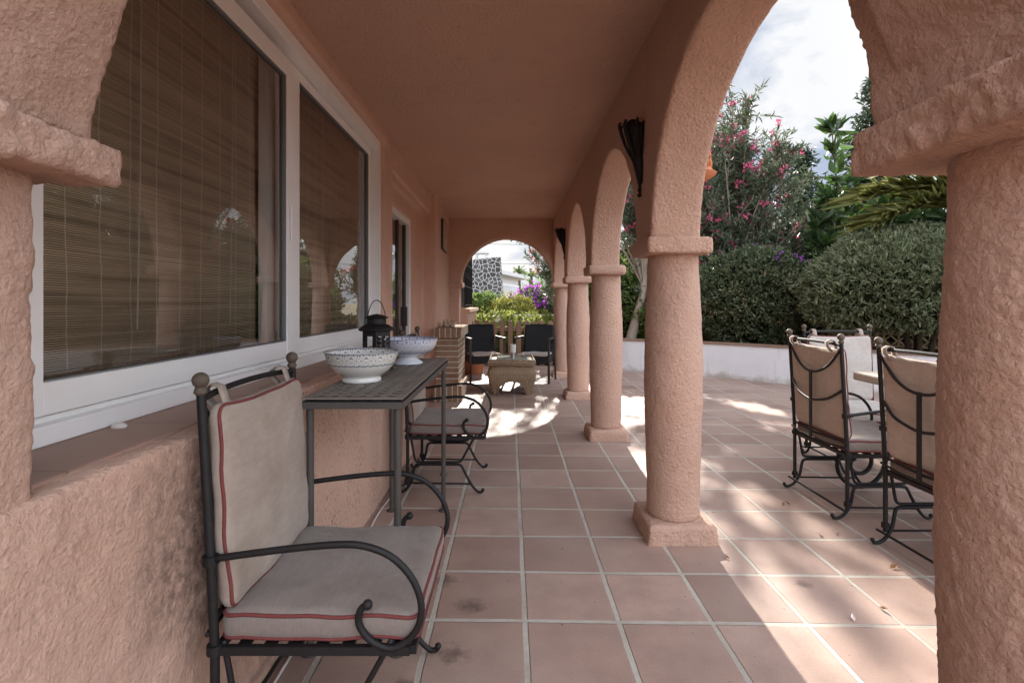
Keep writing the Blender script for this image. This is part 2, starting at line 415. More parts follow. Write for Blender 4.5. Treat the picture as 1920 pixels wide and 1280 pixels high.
tc = wt.nodes.new('ShaderNodeTexCoord'); mp = wt.nodes.new('ShaderNodeMapping'); mp.inputs['Scale'].default_value = (1.6, 1.6, 4.2); mp.inputs['Location'].default_value = (.3, .1, .4)
nz = wt.nodes.new('ShaderNodeTexNoise'); nz.inputs['Scale'].default_value = 1.9; nz.inputs['Detail'].default_value = 9; nz.inputs['Roughness'].default_value = .58; nz.inputs['Distortion'].default_value = .5
rp = wt.nodes.new('ShaderNodeValToRGB'); rp.color_ramp.elements[0].position = .41; rp.color_ramp.elements[1].position = .6
mxw = wt.nodes.new('ShaderNodeMix'); mxw.data_type = 'RGBA'; mxw.inputs[0].default_value = .985
wt.links.new(tc.outputs['Generated'], mp.inputs[0]); wt.links.new(mp.outputs[0], nz.inputs[0]); wt.links.new(nz.outputs[0], rp.inputs[0])

# cloud sheet: thin grey-blue to white; extra brightness behind-right of camera lights the porch
ccol = wt.nodes.new('ShaderNodeMix'); ccol.data_type = 'RGBA'; ccol.inputs[6].default_value = (1.0, 1.2, 1.58, 1); ccol.inputs[7].default_value = (2.12, 2.14, 2.18, 1)
wt.links.new(rp.outputs[0], ccol.inputs[0])
sx = wt.nodes.new('ShaderNodeVectorMath'); sx.operation = 'DOT_PRODUCT'; wt.links.new(tc.outputs['Generated'], sx.inputs[0]); sx.inputs[1].default_value = (-.62, .785, 0)
mr = wt.nodes.new('ShaderNodeMapRange'); mr.interpolation_type = 'SMOOTHSTEP'
for i_, v_ in ((1, -.5), (2, .35), (3, 4.0), (4, 1.0)): mr.inputs[i_].default_value = v_
wt.links.new(sx.outputs['Value'], mr.inputs[0])
cs = wt.nodes.new('ShaderNodeVectorMath'); cs.operation = 'SCALE'; wt.links.new(ccol.outputs[2], cs.inputs[0]); wt.links.new(mr.outputs[0], cs.inputs[3])
wt.links.new(cs.outputs[0], mxw.inputs[7]); wt.links.new(sky.outputs[0], mxw.inputs[6]); wt.links.new(mxw.outputs[2], bg.inputs[0]); wt.links.new(bg.outputs[0], wo.inputs[0])
S.view_settings.view_transform = 'Standard'; S.view_settings.look = 'None'; S.view_settings.gamma = 1; S.view_settings.exposure = 1.54
S.cycles.max_bounces = 10; S.cycles.diffuse_bounces = 6; S.cycles.transparent_max_bounces = 16; S.cycles.use_denoising = True
S.cycles.caustics_reflective = False; S.cycles.caustics_refractive = False

# ------------------------------------------------------------------ ground
g = MB().add([(-900, -900, -.35), (900, -900, -.35), (900, 900, -.35), (-900, 900, -.35)], [(0, 1, 2, 3)]).obj('ground', M['ground']); tag(g, kind='structure')
wall_line = [(1.05, 9.62), (1.5, 9.4), (2.0, 9.1), (3.155, 8.38), (4.11, 7.51), (5.3, 6.36), (6.6, 4.9), (7.6, 3.2), (8.2, 1.2), (8.4, -5)]
fl = MB().box(-1.25, 8.6, -5, 9.84, -.2, 0).obj('terrace_floor', M['floor']); tag(fl, kind='structure')

# ------------------------------------------------------------------ the house
house = thing('house', 'pink stuccoed house with arcaded porch and white framed windows', 'house')
YC = [.81 + 1.91*k for k in range(5)]; XC = .84; PH = .155
CAPZ0, CAPZ1 = 1.446, 1.53; ZC = 2.56; ZT = 2.95

def arch_pts(a, b, spring, apex, n=24):
    """points from (b,spring) over the top to (a,spring)"""
    c = (a+b)/2; h = (b-a)/2
    return [(c + h*math.cos(math.pi*i/n), spring + (apex-spring)*math.sin(math.pi*i/n)) for i in range(n+1)]

def arch_profile(y0, y1, piers, spring, apex):
    """polygon of a wall above the capitals; piers: list of (start,end)"""
    pts = [(y0, ZT), (y1, ZT)]
    pts.append((y1, spring)) if piers[-1][1] >= y1-1e-6 else None
    for i in range(len(piers)-1, 0, -1):
        pts.append((piers[i][1], spring)) if piers[i][1] < y1-1e-6 else None
        pts += arch_pts(piers[i-1][1], piers[i][0], spring, apex)
    pts.append((piers[0][0], spring))
    return pts

piers = [(y-PH, y+PH) for y in YC]
mid = (YC[0]+YC[1])/2
# near half arch and pier, fine texture
prof = [(YC[0]-.17, ZT), (mid, ZT)]
half = [p for p in arch_pts(piers[0][1]+.035, piers[1][0], 1.5, 2.26, 48)]
prof_near = [(YC[0]-.2, ZT), (mid, ZT)] + half[24:] + [(YC[0]-.2, 1.5)]
aw = MB().prism(prof_near, 'x', .70, .955).obj('arch_wall', M['stucco_near'], house); stucco_mods(aw, .0085, .009, 5, .015, .013, .12)
prof_far = [(mid-.02, ZT), (YC[4]+.155, ZT), (YC[4]+.155, 1.5), (piers[4][0], 1.5)]
for i in range(4, 1, -1):
    prof_far += arch_pts(piers[i-1][1], piers[i][0], 1.5, 2.26, 36)
prof_far += half[:25] + [(mid-.02, 2.26)]
aw2 = MB().prism(prof_far, 'x', .70, .955).obj('arch_wall', M['stucco'], house); stucco_mods(aw2, .016, .006, 4, .035, .012, .2)

def cross_arch(y0, y1, xa, xb, left, right, spring, apex, mat, voxel, amp, amp2):
    lo_ = max(spring, 1.45)
    pts = [(left, ZT), (right, ZT), (right, lo_)] + [p for p in arch_pts(xa, xb, spring, apex, 60) if p[1] >= lo_] + [(left, lo_)]
    o = MB().prism(pts, 'y', y0, y1).obj('arch_wall', mat, house); stucco_mods(o, voxel, amp, 5, .016, amp2, .12); return o
cross_arch(.62, .94, -.775,   .735, -1.75, .80, 1.36, 2.19, M['stucco_near'], .0085, .009, .014)
cross_arch(8.30, 8.6, -.80, .705, -1.3, .80, 1.5, 2.25, M['stucco'], .014, .006, .01)

shaft = [(0, .09), (.134, .09), (.137, .3), (.143, .55), (.149, .75), (.149, .9), (.143, 1.1), (.133, 1.3), (.128, 1.46), (0, 1.46)]
def dense(prof, step=.02):
    out = []
    for (r0, z0), (r1, z1) in zip(prof, prof[1:]):
        n = max(1, int(abs(z1-z0)/step))
        out += [(r0+(r1-r0)*k/n, z0+(z1-z0)*k/n) for k in range(n)]
    return out + [prof[-1]]
for i, y in enumerate(YC):
    near = i == 0
    vox = .008 if near else (.012 if i == 1 else .016)
    mt = M['stucco_near'] if near else M['stucco']
    c = MB().lathe(dense(shaft), (XC+.02, y, 0), 48).obj('column', mt, house); stucco_mods(c, vox, .009 if near else .006, 3, .014 if near else .03, .012 if near else .01, .15)
    e = .03 if near else 0
    k = MB().box(XC-.165-e*.3, XC+.165, y-.19, y+.17+e, CAPZ0, CAPZ1).obj('capital', mt, c)
    stucco_mods(k, vox, .016 if near else .009, 4, .022, .028 if near else .012, .12)
    b = MB()
    w0, w1 = .178, .168
    b.add([(XC+.02-w0, y-w0-.005, -.02), (XC+.02+w0, y-w0-.005, -.02), (XC+.02+w0, y+w0, -.02), (XC+.02-w0, y+w0, -.02),
           (XC+.02-w1, y-w1-.005, .095), (XC+.02+w1, y-w1-.005, .095), (XC+.02+w1, y+w1, .095), (XC+.02-w1, y+w1, .095)],
          [(3,2,1,0),(4,5,6,7),(0,1,5,4),(1,2,6,5),(2,3,7,6),(3,0,4,7)])
    stucco_mods(b.obj('plinth', mt, c), vox, .008, 3, .03, .006, .12)

# low wall under the window, pilaster and its capital
lw = MB().box(-1.4, -.787, -1.2, 4.14, -.05, .874).obj('low_wall', M['stucco_low'], house); stucco_mods(lw, .011, .009, 4, .022, .014, .14)
pl = MB().box(-1.75, -.80, .5, .868, .84, 1.5).obj('pilaster', M['stucco_near'], house); stucco_mods(pl, .0085, .010, 5, .017, .016, .12)
cp = MB().box(-1.75, -.722, .5, .955, 1.414, 1.482).obj('capital', M['stucco_near'], pl); stucco_mods(cp, .0085, .016, 5, .022, .028, .12)
fpl = MB().box(-1.3, -.825, 8.3, 8.6, -.05, 1.48).obj('pilaster', M['stucco'], house); stucco_mods(fpl, .016, .006, 4, .03)
fcp = MB().box(-1.3, -.77, 8.25, 8.64, CAPZ0, CAPZ1).obj('capital', M['stucco'], fpl); stucco_mods(fcp, .014, .007, 4, .03)

hw = MB()
hw.box(-1.5, -1.0, .9, 4.3, 2.487, 2.8)
hw.box(-1.5, -1.012, 4.12, 4.435, -.1, 2.8)
hw.box(-1.5, -1.012, 4.3, 6.55, 2.33, 2.8)
hw.box(-1.5, -1.115, 5.76, 6.55, -.1, 2.6)
hw.box(-1.5, -1.115, 4.3, 6.5, 2.13, 2.6)
hw.prism([(-1.5, 6.45), (-.925, 6.45), (-.99, 8.32), (-1.5, 8.32)], 'z', -.1, 2.8)
hwo = hw.obj('wall', M['stucco_wall'], house); stucco_mods(hwo, .016, .006, 4, .03, .008, .2)
ce = MB().box(-1.6, .75, .7, 8.5, ZC, ZC+.16)
cob = ce.obj('ceiling', M['stucco_ceiling'], house)
rf = MB().box(-7, 1.02, .45, 8.75, ZT, ZT+.14).box(-7, -1.45, 8.75, 12.2, ZT, ZT+.14).obj('roof', M['terracotta'], house)
# body of the house behind the windows
bd = MB().box(-7, -1.55, .52, .7, -.1, ZT-.01).box(-7, -6.8, .7, 12, -.1, ZT-.01).box(-7, -1.76, -6, .45, -.1, ZT-.01).obj('side_wall', M['stucco_wall'], house)
ins = MB().box(-3.2, -3.1, .75, 6.4, 0, 2.8).box(-3.1, -1.5, .72, .78, 0, 2.8).box(-3.1, -1.5, 6.5, 6.56, 0, 2.8).box(-3.1, -1.5, .78, 6.5, -.05, 0).box(-3.1, -1.6, .78, 6.5, 2.6, 2.7)
ins.obj('interior_wall', M['room'], house)
sl = MB().box(-1.2, -.842, .905, 4.12, .84, .8795).obj('window_sill', M['sill'], house, bevel=.006)
# extension past the far arch, with a grilled window
ex = MB().box(-1.6, -.86, 8.62, 11.3, -.3, ZT-.02).obj('wall', M['stucco_wall'], house)
exs = MB().box(-.87, -.70, 8.9, 11.36, 1.04, 1.1).box(-.862, -.74, 8.9, 11.3, -.3, 1.04).obj('window_ledge', M['stucco_wall'], house)
gr = MB().box(-.858, -.853, 9.0, 10.7, 1.12, 2.5).obj('window', M['rubber'], house)
gb = MB()
for k in range(15):
    y = 9.02+k*.12; gb.tube([(-.80, y, 1.12), (-.80, y, 2.5)], .009, 6)
for z in (1.16, 1.5, 1.9, 2.25, 2.46): gb.tube([(-.80, 8.98, z), (-.80, 10.74, z)], .008, 6)
for k in range(14):
    for z in (1.7, 2.08):
        gb.tube([(-.80, 9.08+k*.12+.035*math.cos(a*math.pi/6), z+.035*math.sin(a*math.pi/6)) for a in range(12)], .006, 5, closed=True)
gb.obj('grille', M['iron'], gr)

# sliding window: outer frame, two sashes, two panes
FX = -1.06
wf = MB()
wf.box(-1.16, FX+.02, 1.02, 1.075, .876, 2.488).box(-1.16, FX+.02, 4.085, 4.135, .876, 2.488)
wf.box(-1.16, FX+.021, 1.075, 4.085, .88, .925).box(-1.16, FX+.018, 1.075, 4.085, 2.42, 2.487)
wf.box(-1.10, FX-.012, 1.075, 4.085, .925, .94).box(-1.16, -1.125, 2.46, 2.52, .93, 2.42)
win = wf.obj('window', M['white_frame'], house, bevel=.003)
def sash(x0, x1, y0, y1, z0, z1, sl_, sr, sb, st):
    m = MB(); m.box(x0, x1, y0, y0+sl_, z0, z1).box(x0, x1, y1-sr, y1, z0, z1).box(x0, x1-.0015, y0+sl_, y1-sr, z0, z0+sb).box(x0, x1-.0015, y0+sl_, y1-sr, z1-st, z1)
    o = m.obj('sash', M['white_frame'], win, bevel=.003)
    a = MB(); t = .004; xi0, xi1 = x0+.01, x1-.006
    yy0, yy1, zz0, zz1 = y0+sl_, y1-sr, z0+sb, z1-st
    a.box(xi0, xi1, yy0, yy0+t, zz0, zz1).box(xi0, xi1, yy1-t, yy1, zz0, zz1).box(xi0, xi1, yy0+t, yy1-t, zz0, zz0+t).box(xi0, xi1, yy0+t, yy1-t, zz1-t, zz1)
    a.obj('gasket', M['gasket'], win)
    xm = (x0+x1)/2
    MB().add([(xm, yy0, zz0), (xm, yy1, zz0), (xm, yy1, zz1), (xm, yy0, zz1)], [(0, 1, 2, 3)]).obj('pane', M['glass'], win)
sash(-1.095, -1.052, 1.08, 2.5, .945, 2.355, .08, .075, .075, .08)
sash(-1.145, -1.102, 2.53, 4.08, .93, 2.41, .16, .07, .085, .05)
MB().box(-1.05, -1.043, 2.452, 2.47, 1.5, 1.66).obj('handle', M['white_frame'], win, bevel=.003)
# door in the recess
dr = MB()
dr.box(-1.2, -1.118, 4.44, 4.5, 0, 2.128).box(-1.2, -1.118, 5.70, 5.757, 0, 2.128).box(-1.2, -1.119, 4.5, 5.70, 2.06, 2.127)
door = dr.obj('door', M['white_frame'], house, bevel=.003)
ds = MB().box(-1.185, -1.15, 5.26, 5.31, .03, 2.05).box(-1.185, -1.15, 5.60, 5.66, .03, 2.05).obj('sash', M['chair_metal'], door)
MB().add([(-1.165, 4.5, .03), (-1.165, 5.7, .03), (-1.165, 5.7, 2.06), (-1.165, 4.5, 2.06)], [(0, 1, 2, 3)]).obj('pane', M['glass'], door)
MB().box(-1.15, -1.128, 5.615, 5.64, .95, 1.16).obj('handle', M['iron_grey'], door, bevel=.004)

# blinds and curtain hang inside: things of their own
def blind(y0, y1, x, label, z0=1.02):
    t = thing('bamboo_blind', label, 'blind', (0, 0, 0), 0, 'bamboo blinds inside the window')
    m = MB(); n = 24
    vs = []; fs = []
    for k in range(n+1):
        y = y0+(y1-y0)*k/n
        for z in (z0, 1.4, 1.8, 2.46): vs.append((x+.006*math.sin(y*5+z*2), y, z))
    for k in range(n):
        for j in range(3): fs.append((k*4+j, (k+1)*4+j, (k+1)*4+j+1, k*4+j+1))
    m.add(vs, fs); o = m.obj('slat_sheet', M['blind'], t, smooth=True)
    sm = o.modifiers.new('thick', 'SOLIDIFY'); sm.thickness = .004
    MB().tube([(x+.004, y0, z0-.008), (x+.004, y1, z0-.008)], .013, 8).obj('bottom_rail', M['wood'], t)
    for yy in (y0+(y1-y0)*.42, y0+(y1-y0)*.8):
        MB().tube([(x+.02, yy, z0+.1), (x+.022, yy+.012, 1.7), (x+.02, yy+.02, 2.45)], .0022, 5).obj('pull_cord', M['cable'], t)
blind(1.0, 2.375, -1.165, 'brown bamboo blind behind the larger near window pane')
blind(2.5, 4.06, -1.18, 'brown bamboo blind behind the narrow far window pane')
def curtain(y0, y1, x, z0, z1, label, amp=.014, f=75):
    n = 60; vs = []; fs = []
    for k in range(n+1):
        y = y0+(y1-y0)*k/n
        vs += [(x+amp*math.sin(y*f), y, z0), (x+amp*.8*math.sin(y*f), y, z1)]
    for k in range(n): fs.append((2*k, 2*k+2, 2*k+3, 2*k+1))
    o = MB().add(vs, fs).obj('curtain', M['curtain'], None, smooth=True)
    o.modifiers.new('thick', 'SOLIDIFY').thickness = .003
    tag(o, label, 'curtain'); return o
curtain(2.335, 2.50, -1.135, .96, 2.34, 'pale curtain edge beside the bamboo blind in the near window')
curtain(4.5, 5.3, -1.205, .05, 2.1, 'white pleated curtain behind the glass of the recessed door')

# ------------------------------------------------------------------ wrought iron armchairs
def rounded_cushion(x0, x1, y0, y1, z0, z1, nx=16, ny=16, puff=.008, er=.02, seed=0):
    """soft pad: rounded corner outline in x/y, puffed top/bottom"""
    m = MB(); rc = .03
    def outline(inset):
        pts = []
        for (cx, cy, a0) in ((x1-rc, y1-rc, 0), (x0+rc, y1-rc, 90), (x0+rc, y0+rc, 180), (x1-rc, y0+rc, 270)):
            for k in range(7):
                a = R(a0+90*k/6); r = max(.004, rc-inset); pts.append((cx+r*math.cos(a), cy+r*math.sin(a)))
        # densify straight runs
        out = []
        for i in range(len(pts)):
            p, q = pts[i], pts[(i+1) % len(pts)]
            L = math.hypot(q[0]-p[0], q[1]-p[1]); n = max(1, int(L/.03))
            out += [(p[0]+(q[0]-p[0])*k/n, p[1]+(q[1]-p[1])*k/n) for k in range(n)]
        return out
    base = outline(0); n = len(base); cx, cy = (x0+x1)/2, (y0+y1)/2
    rings = []
    H = z1-z0
    def ring(s, z, wob=0):
        return [(cx+(p-cx)*s, cy+(q-cy)*s, z+wob*mnoise.noise(Vector((p*s*9+seed, q*s*9, z*5)))) for p, q in base]
    for s, z in ((.2, z0), (.6, z0), (.9, z0), (.975, z0+.002), (1.0, z0+.009), (1.012, z0+H*.33), (1.014, z0+H*.62), (1.0, z1-.009), (.975, z1-.001), (.9, z1+puff*.35), (.75, z1+puff*.7), (.5, z1+puff), (.25, z1+puff*1.1), (.05, z1+puff*1.1)):
        rings.append(ring(s, z, .010 if z > z0+.005 else 0))
    vs = [v for r in rings for v in r]; fs = []
    for i in range(len(rings)-1):
        for k in range(n): fs.append((i*n+k, i*n+(k+1) % n, (i+1)*n+(k+1) % n, (i+1)*n+k))
    fs.append(tuple(range(n-1, -1, -1))); fs.append(tuple((len(rings)-1)*n+k for k in range(n)))
    m.add(vs, fs)
    return m, rings[7], rings[4]

def make_chair(label, group, fab):
    """local: +y forward, x across, origin under the rear posts"""
    t = thing('wrought_iron_armchair', label, 'armchair', (0, 0, 0), 0, group)
    W = .262; r = .0088
    def lean(z): return -.035*max(0, (z-.40))/.6
    for sx in (-1, 1):
        x = sx*W
        post = MB().tube([(x, 0, .06), (x, 0, .36), (x, lean(.58), .58), (x, lean(.8), .8), (x, lean(.985), .985)], .0108, 10)
        for z in (.36, .575, .09): post.tube([(x, lean(z), z-.011), (x, lean(z), z+.011)], .0185, 10)
        p = post.obj('rear_post', M['iron'], t, smooth='auto')
        MB().ball((x, lean(1.0), 1.012), .0195, 12).lathe([(.009, .975), (.016, .982), (.012, .996)], (x, lean(1.0), 0), 12).obj('finial', M['ball'], p, smooth=True)
        # arm with scroll
        arm = spline([(x, 0, .578), (x, .10, .592), (x, .20, .604), (x, .30, .612), (x, .365, .608), (x, .43, .582), (x, .48, .53), (x, .503, .467), (x, .494, .41), (x, .462, .373), (x, .424, .36), (x, .38, .379), (x, .352, .416), (x, .354, .452), (x, .372, .466)], 5)
        MB().tube(arm, [r]*(len(arm)-2)+[r*1.25, r*1.35], 9).ball((x, .372, .466), .0125, 8).obj('armrest', M['iron'], t, smooth=True)
        xi = sx*(W-.012)
        up = spline([(xi, .015, .372), (xi, .03, .29), (xi, .042, .225), (xi, .055, .205), (xi, .09, .2), (xi, .2, .2), (xi, .30, .2), (xi, .335, .208), (xi, .365, .26), (xi, .43, .375)], 4)
        MB().tube(up, .0075, 8).obj('side_brace', M['iron'], t, smooth=True)
        lo = spline([(xi, -.075, .024), (xi, -.068, .012), (xi, -.045, .011), (xi, -.01, .03), (xi, .025, .085), (xi, .04, .16), (xi, .055, .181), (xi, .09, .184), (xi, .2, .184), (xi, .30, .184), (xi, .335, .176), (xi, .365, .12), (xi, .405, .05), (xi, .44, .014), (xi, .465, .012), (xi, .472, .024)], 4)
        MB().tube(lo, .0085, 8).ball((xi, -.075, .024), .011, 8).ball((xi, .472, .024), .011, 8).obj('leg', M['iron'], t, smooth=True)
        MB().tube([(xi, .02, .068), (xi, .395, .062)], .006, 8).obj('stretcher', M['iron'], t, smooth=True)
    MB().tube([(-W-.02, -.03, .062), (-W, -.022, .058), (W, -.022, .058), (W+.02, -.03, .062)], .0065, 8).obj('stretcher', M['iron'], t, smooth=True)
    # back frame
    top = spline([(-W, lean(.965), .965), (-W*.6, lean(.97)-.010, .973), (0, lean(.98)-.014, .976), (W*.6, lean(.97)-.010, .973), (W, lean(.965), .965)], 6)
    bf = MB().tube(top, .0085, 8)
    yb = -.028
    for za, zb in ((.945, .79), (.72, .62)):
        for sx in (-1, 1):
            q = spline([(sx*W*.98, lean(za), za), (sx*W*.62, yb-.012, za-(za-zb)*.62), (sx*W*.28, yb-.018, zb+.012), (0, yb-.02, zb)], 6)
            bf.tube(q, .0075, 8)
    bf.box(-.011, .011, yb-.026, yb-.018, .40, .80)
    bf.tube([(-W, -.004, .43), (0, -.03, .425), (W, -.004, .43)], .0075, 8)
    bf.tube([(-W-.012, -.012, .40), (-W*.5, -.034, .392), (W*.5, -.034, .392), (W+.012, -.012, .40)], .0065, 8)
    bf.obj('back_frame', M['iron'], t, smooth='auto')
    # seat frame with flat strips
    sf = MB().box(-W, W, -.004, .012, .345, .366).box(-W, W, .475, .49, .345, .366).box(-W-.006, -W+.008, .012, .475, .345, .366).box(W-.008, W+.006, .012, .475, .345, .366)
    for k in range(7): 
        yy = .05+k*.064; sf.box(-W+.008, W-.008, yy, yy+.03, .357, .3635)
    for k in range(6):
        xx = -.21+k*.073; sf.box(xx, xx+.03, .012, .475, .352, .357)
    sf.obj('seat_frame', M['iron'], t)
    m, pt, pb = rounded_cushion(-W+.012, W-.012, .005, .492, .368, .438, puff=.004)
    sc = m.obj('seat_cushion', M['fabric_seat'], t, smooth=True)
    MB().tube(pt, .0045, 6, closed=True).tube(pb, .0045, 6, closed=True).obj('piping', M['piping'], sc, smooth=True)
    # back cushion: build flat then stand it up
    m, pt, pb = rounded_cushion(-W+.017, W-.017, 0, .505, 0, .042, puff=.006, seed=3)
    def stand(p):
        x, y, z = p
        zz = .442+y; sag = .012*math.sin((x/W+1)*math.pi*.5)*(y/.5)**2
        return (x, .006+lean(zz)+z-.008+.008*math.sin(x*9+1)*(y), zz-sag)
    m.v = [stand(p) for p in m.v]; m.f = [tuple(reversed(f)) for f in m.f]
    bc = m.obj('back_cushion', fab, t, smooth=True)
    MB().tube([stand(p) for p in pt], .0045, 6, closed=True).obj('piping', M['piping'], bc, smooth=True)
    for sx in (-1, 1):
        xx = sx*.185; s = MB(); wq = .016
        loop = [(lean(.93)+.022, .925), (lean(.95)+.012, .955), (lean(.97)+.004, .984), (lean(.97)-.016, .990), (lean(.97)-.033, .978), (lean(.95)-.030, .955), (lean(.93)-.006, .928)]
        vs = []; fs = []
        for a, z in loop: vs += [(xx-wq, a, z), (xx+wq, a, z)]
        for k in range(len(loop)-1): fs.append((2*k, 2*k+1, 2*k+3, 2*k+2))
        st = s.add(vs, fs).obj('strap', M['fabric'], bc, smooth=True); st.modifiers.new('thick', 'SOLIDIFY').thickness = .004
    return t

def copy_tree(o, parent=None):
    c = o.copy(); COL.objects.link(c); c.parent = parent
    for ch in list(o.children): copy_tree(ch, c)
    return c
GC = 'wrought iron armchairs with red piped cushions'
ch1 = make_chair('wrought iron armchair with red piped beige cushions in front of the window wall', GC, M['fabric'])
ch1.location = (-.72, 1.515, 0); ch1.rotation_euler = (0, 0, R(-90))
def place(x, y, rz, label):
    c = copy_tree(ch1); c.location = (x, y, 0); c.rotation_euler = (0, 0, R(rz)); c['label'] = label; return c
ch2 = place(-.645, 3.49, -90, 'iron armchair against the wall just beyond the perforated metal table')
chB = place(1.86, 3.10, -90, 'iron armchair on the patio, back to the columns, fully visible beside the table')
chC = place(1.885, 2.31, -88, 'iron armchair on the patio partly hidden by the big near column')
chA = place(2.60, 4.06, 180, 'iron armchair at the far end of the patio table, facing the porch')
M['fabric_lit'] = fabric('sunlit_linen', (.45, .38, .32), (.32, .25, .2), .5)  # lighter linen copy: patio sunlight on the chair backs put into the colour
for c_ in (chB, chC):
    for o in c_.children:
        if o.name.startswith('back_cushion'): o.data = o.data.copy(); o.data.materials[0] = M['fabric_lit']
for o in chA.children:
    if o.name.startswith(('seat_cushion', 'back_cushion')):
        o.data = o.data.copy(); o.data.materials[0] = M['fabric_pale']

# ------------------------------------------------------------------ perforated console table
ct = thing('console_table', 'narrow dark metal table with perforated top along the window wall', 'table', (-.537, 2.37, 0))
def lattice(x0, x1, y0, y1, z0, z1, nx, ny, fr):
    """plate with square holes: cells alternate bar/hole inside a solid rim"""
    xs = [x0, x0+fr]; px = (x1-x0-2*fr)/nx
    for k in range(nx): xs += [x0+fr+px*(k+.5)-px*.27, x0+fr+px*(k+.5)+px*.27]
    xs += [x1-fr, x1]
    ys = [y0, y0+fr]; py = (y1-y0-2*fr)/ny
    for k in range(ny): ys += [y0+fr+py*(k+.5)-py*.33, y0+fr+py*(k+.5)+py*.33]
    ys += [y1-fr, y1]
    X, Y = len(xs)-1, len(ys)-1
    hole = lambda i, j: 2 <= i < X-1 and 2 <= j < Y-1 and i % 2 == 0 and j % 2 == 0
    vid = lambda i, j, k: (i*(Y+1)+j)*2+k
    vs = [(xs[i], ys[j], z) for i in range(X+1) for j in range(Y+1) for z in (z0, z1)]
    fs = []
    sol = lambda i, j: 0 <= i < X and 0 <= j < Y and not hole(i, j)
    for i in range(X):
        for j in range(Y):
            if not sol(i, j): continue
            fs.append((vid(i,j,1), vid(i+1,j,1), vid(i+1,j+1,1), vid(i,j+1,1)))
            fs.append((vid(i,j,0), vid(i,j+1,0), vid(i+1,j+1,0), vid(i+1,j,0)))
            if not sol(i-1, j): fs.append((vid(i,j,0), vid(i,j,1), vid(i,j+1,1), vid(i,j+1,0)))
            if not sol(i+1, j): fs.append((vid(i+1,j,0), vid(i+1,j+1,0), vid(i+1,j+1,1), vid(i+1,j,1)))
            if not sol(i, j-1): fs.append((vid(i,j,0), vid(i+1,j,0), vid(i+1,j,1), vid(i,j,1)))
            if not sol(i, j+1): fs.append((vid(i,j+1,0), vid(i,j+1,1), vid(i+1,j+1,1), vid(i+1,j+1,0)))
    return MB().add(vs, fs)
lattice(-.172, .172, -.63, .63, .874, .878, 6, 22, .024).obj('table_top', M['slat_metal'], ct)
MB().box(-.164, .164, -.622, .622, .862, .8655).obj('hole_shade_sheet', M['rubber'], ct)  # added black sheet: puts shade behind the lattice holes
rim = MB().box(-.175, -.165, -.633, .633, .842, .864).box(.165, .175, -.633, .633, .842, .864).box(-.165, .165, -.633, -.623, .842, .864).box(-.165, .165, .623, .633, .842, .864)
rim.obj('apron', M['iron_grey'], ct)
for sx in (-1, 1):
    for sy in (-1, 1):
        x, y = sx*.15, sy*.605
        MB().tube([(x, y, .0), (x, y, .842)], .0125, 12).lathe([(.0125, .2), (.02, .205), (.021, .215), (.0125, .222)], (x, y, 0), 14).lathe([(.012, 0), (.028, 0), (.028, .006), (.013, .012)], (x, y, 0), 14).obj('leg', M['iron_grey'], ct, smooth='auto')

# ------------------------------------------------------------------ things on the table
def ceramic(name, body, ink, amount, lo, hi, period, thr=.53):
    t = NT(name); v = t.obj(); x, y, z = t.sep(v)
    a = t.math('ARCTAN2', y, x)
    band = t.math('MULTIPLY', t.ramp(z, [(lo, 0), (lo+.004, 1)]), 1.0)
    u = t.math('MULTIPLY', a, period/(2*math.pi))
    fu = t.math('ABSOLUTE', t.math('SUBTRACT', t.math('FRACT', u), .5))
    vec = t.comb(t.math('MULTIPLY', fu, 60.0/period*2), t.math('MULTIPLY', z, 120), 0.0)
    n = t.noise(vec, 1.0, 3, .6)
    ink1 = t.ramp(n, [(thr, 0), (thr+.04, 1)])
    vv = t.new('ShaderNodeTexVoronoi', Vector=vec, Scale=.9).outputs[0]
    ink2 = t.ramp(vv, [(.1, 1), (.2, 0)])
    m = t.math('MULTIPLY', t.math('MAXIMUM', ink1, ink2), band)
    ln = t.ramp(t.math('ABSOLUTE', t.math('SUBTRACT', z, t.math('ADD', lo, t.math('MULTIPLY', t.math('SINE', t.math('MULTIPLY', a, period*2)), .0015)))), [(.0010, 1), (.002, 0)])
    ln2 = t.ramp(t.math('ABSOLUTE', t.math('SUBTRACT', z, hi)), [(.0025, 1), (.004, 0)])
    m = t.math('MAXIMUM', t.math('MAXIMUM', t.math('MULTIPLY', m, amount), ln), ln2)
    c = t.mix(m, body, ink)
    t.bsdf(c, .18, spec=.5, Coat__Weight=.4); return t.m
def zspan(lo): return lo
M['bowl_white'] = ceramic('white_bowl_glaze', (.72, .70, .65), (.05, .1, .15), .85, .074, .121, 16, .55)
M['bowl_blue'] = ceramic('blue_bowl_glaze', (.66, .67, .7), (.13, .16, .32), .8, .062, .13, 22)
def bowl(prof, loc, mat, label):
    o = MB().lathe(prof, (0, 0, 0), 64).obj('bowl', mat, None, smooth=True)
    o.location = loc; tag(o, label, 'bowl', 'china bowls on the metal table'); return o
bowl([(0, .006), (.07, .006), (.076, 0), (.079, .002), (.077, .014), (.071, .02), (.085, .027), (.112, .047), (.131, .072), (.142, .098), (.149, .12), (.151, .1235), (.148, .1245), (.145, .121), (.137, .097), (.125, .074), (.105, .05), (.07, .033), (0, .028)],
     (-.612, 2.12, .879), M['bowl_white'], 'white china bowl with dark floral rim, nearer the first chair')
bowl([(0, .004), (.072, .004), (.078, 0), (.08, .004), (.07, .012), (.052, .024), (.046, .034), (.06, .04), (.1, .053), (.132, .075), (.149, .1), (.155, .125), (.158, .134), (.155, .135), (.151, .125), (.144, .1), (.126, .077), (.09, .056), (0, .046)],
     (-.545, 2.74, .879), M['bowl_blue'], 'blue patterned china bowl on a flared foot beyond the lantern')
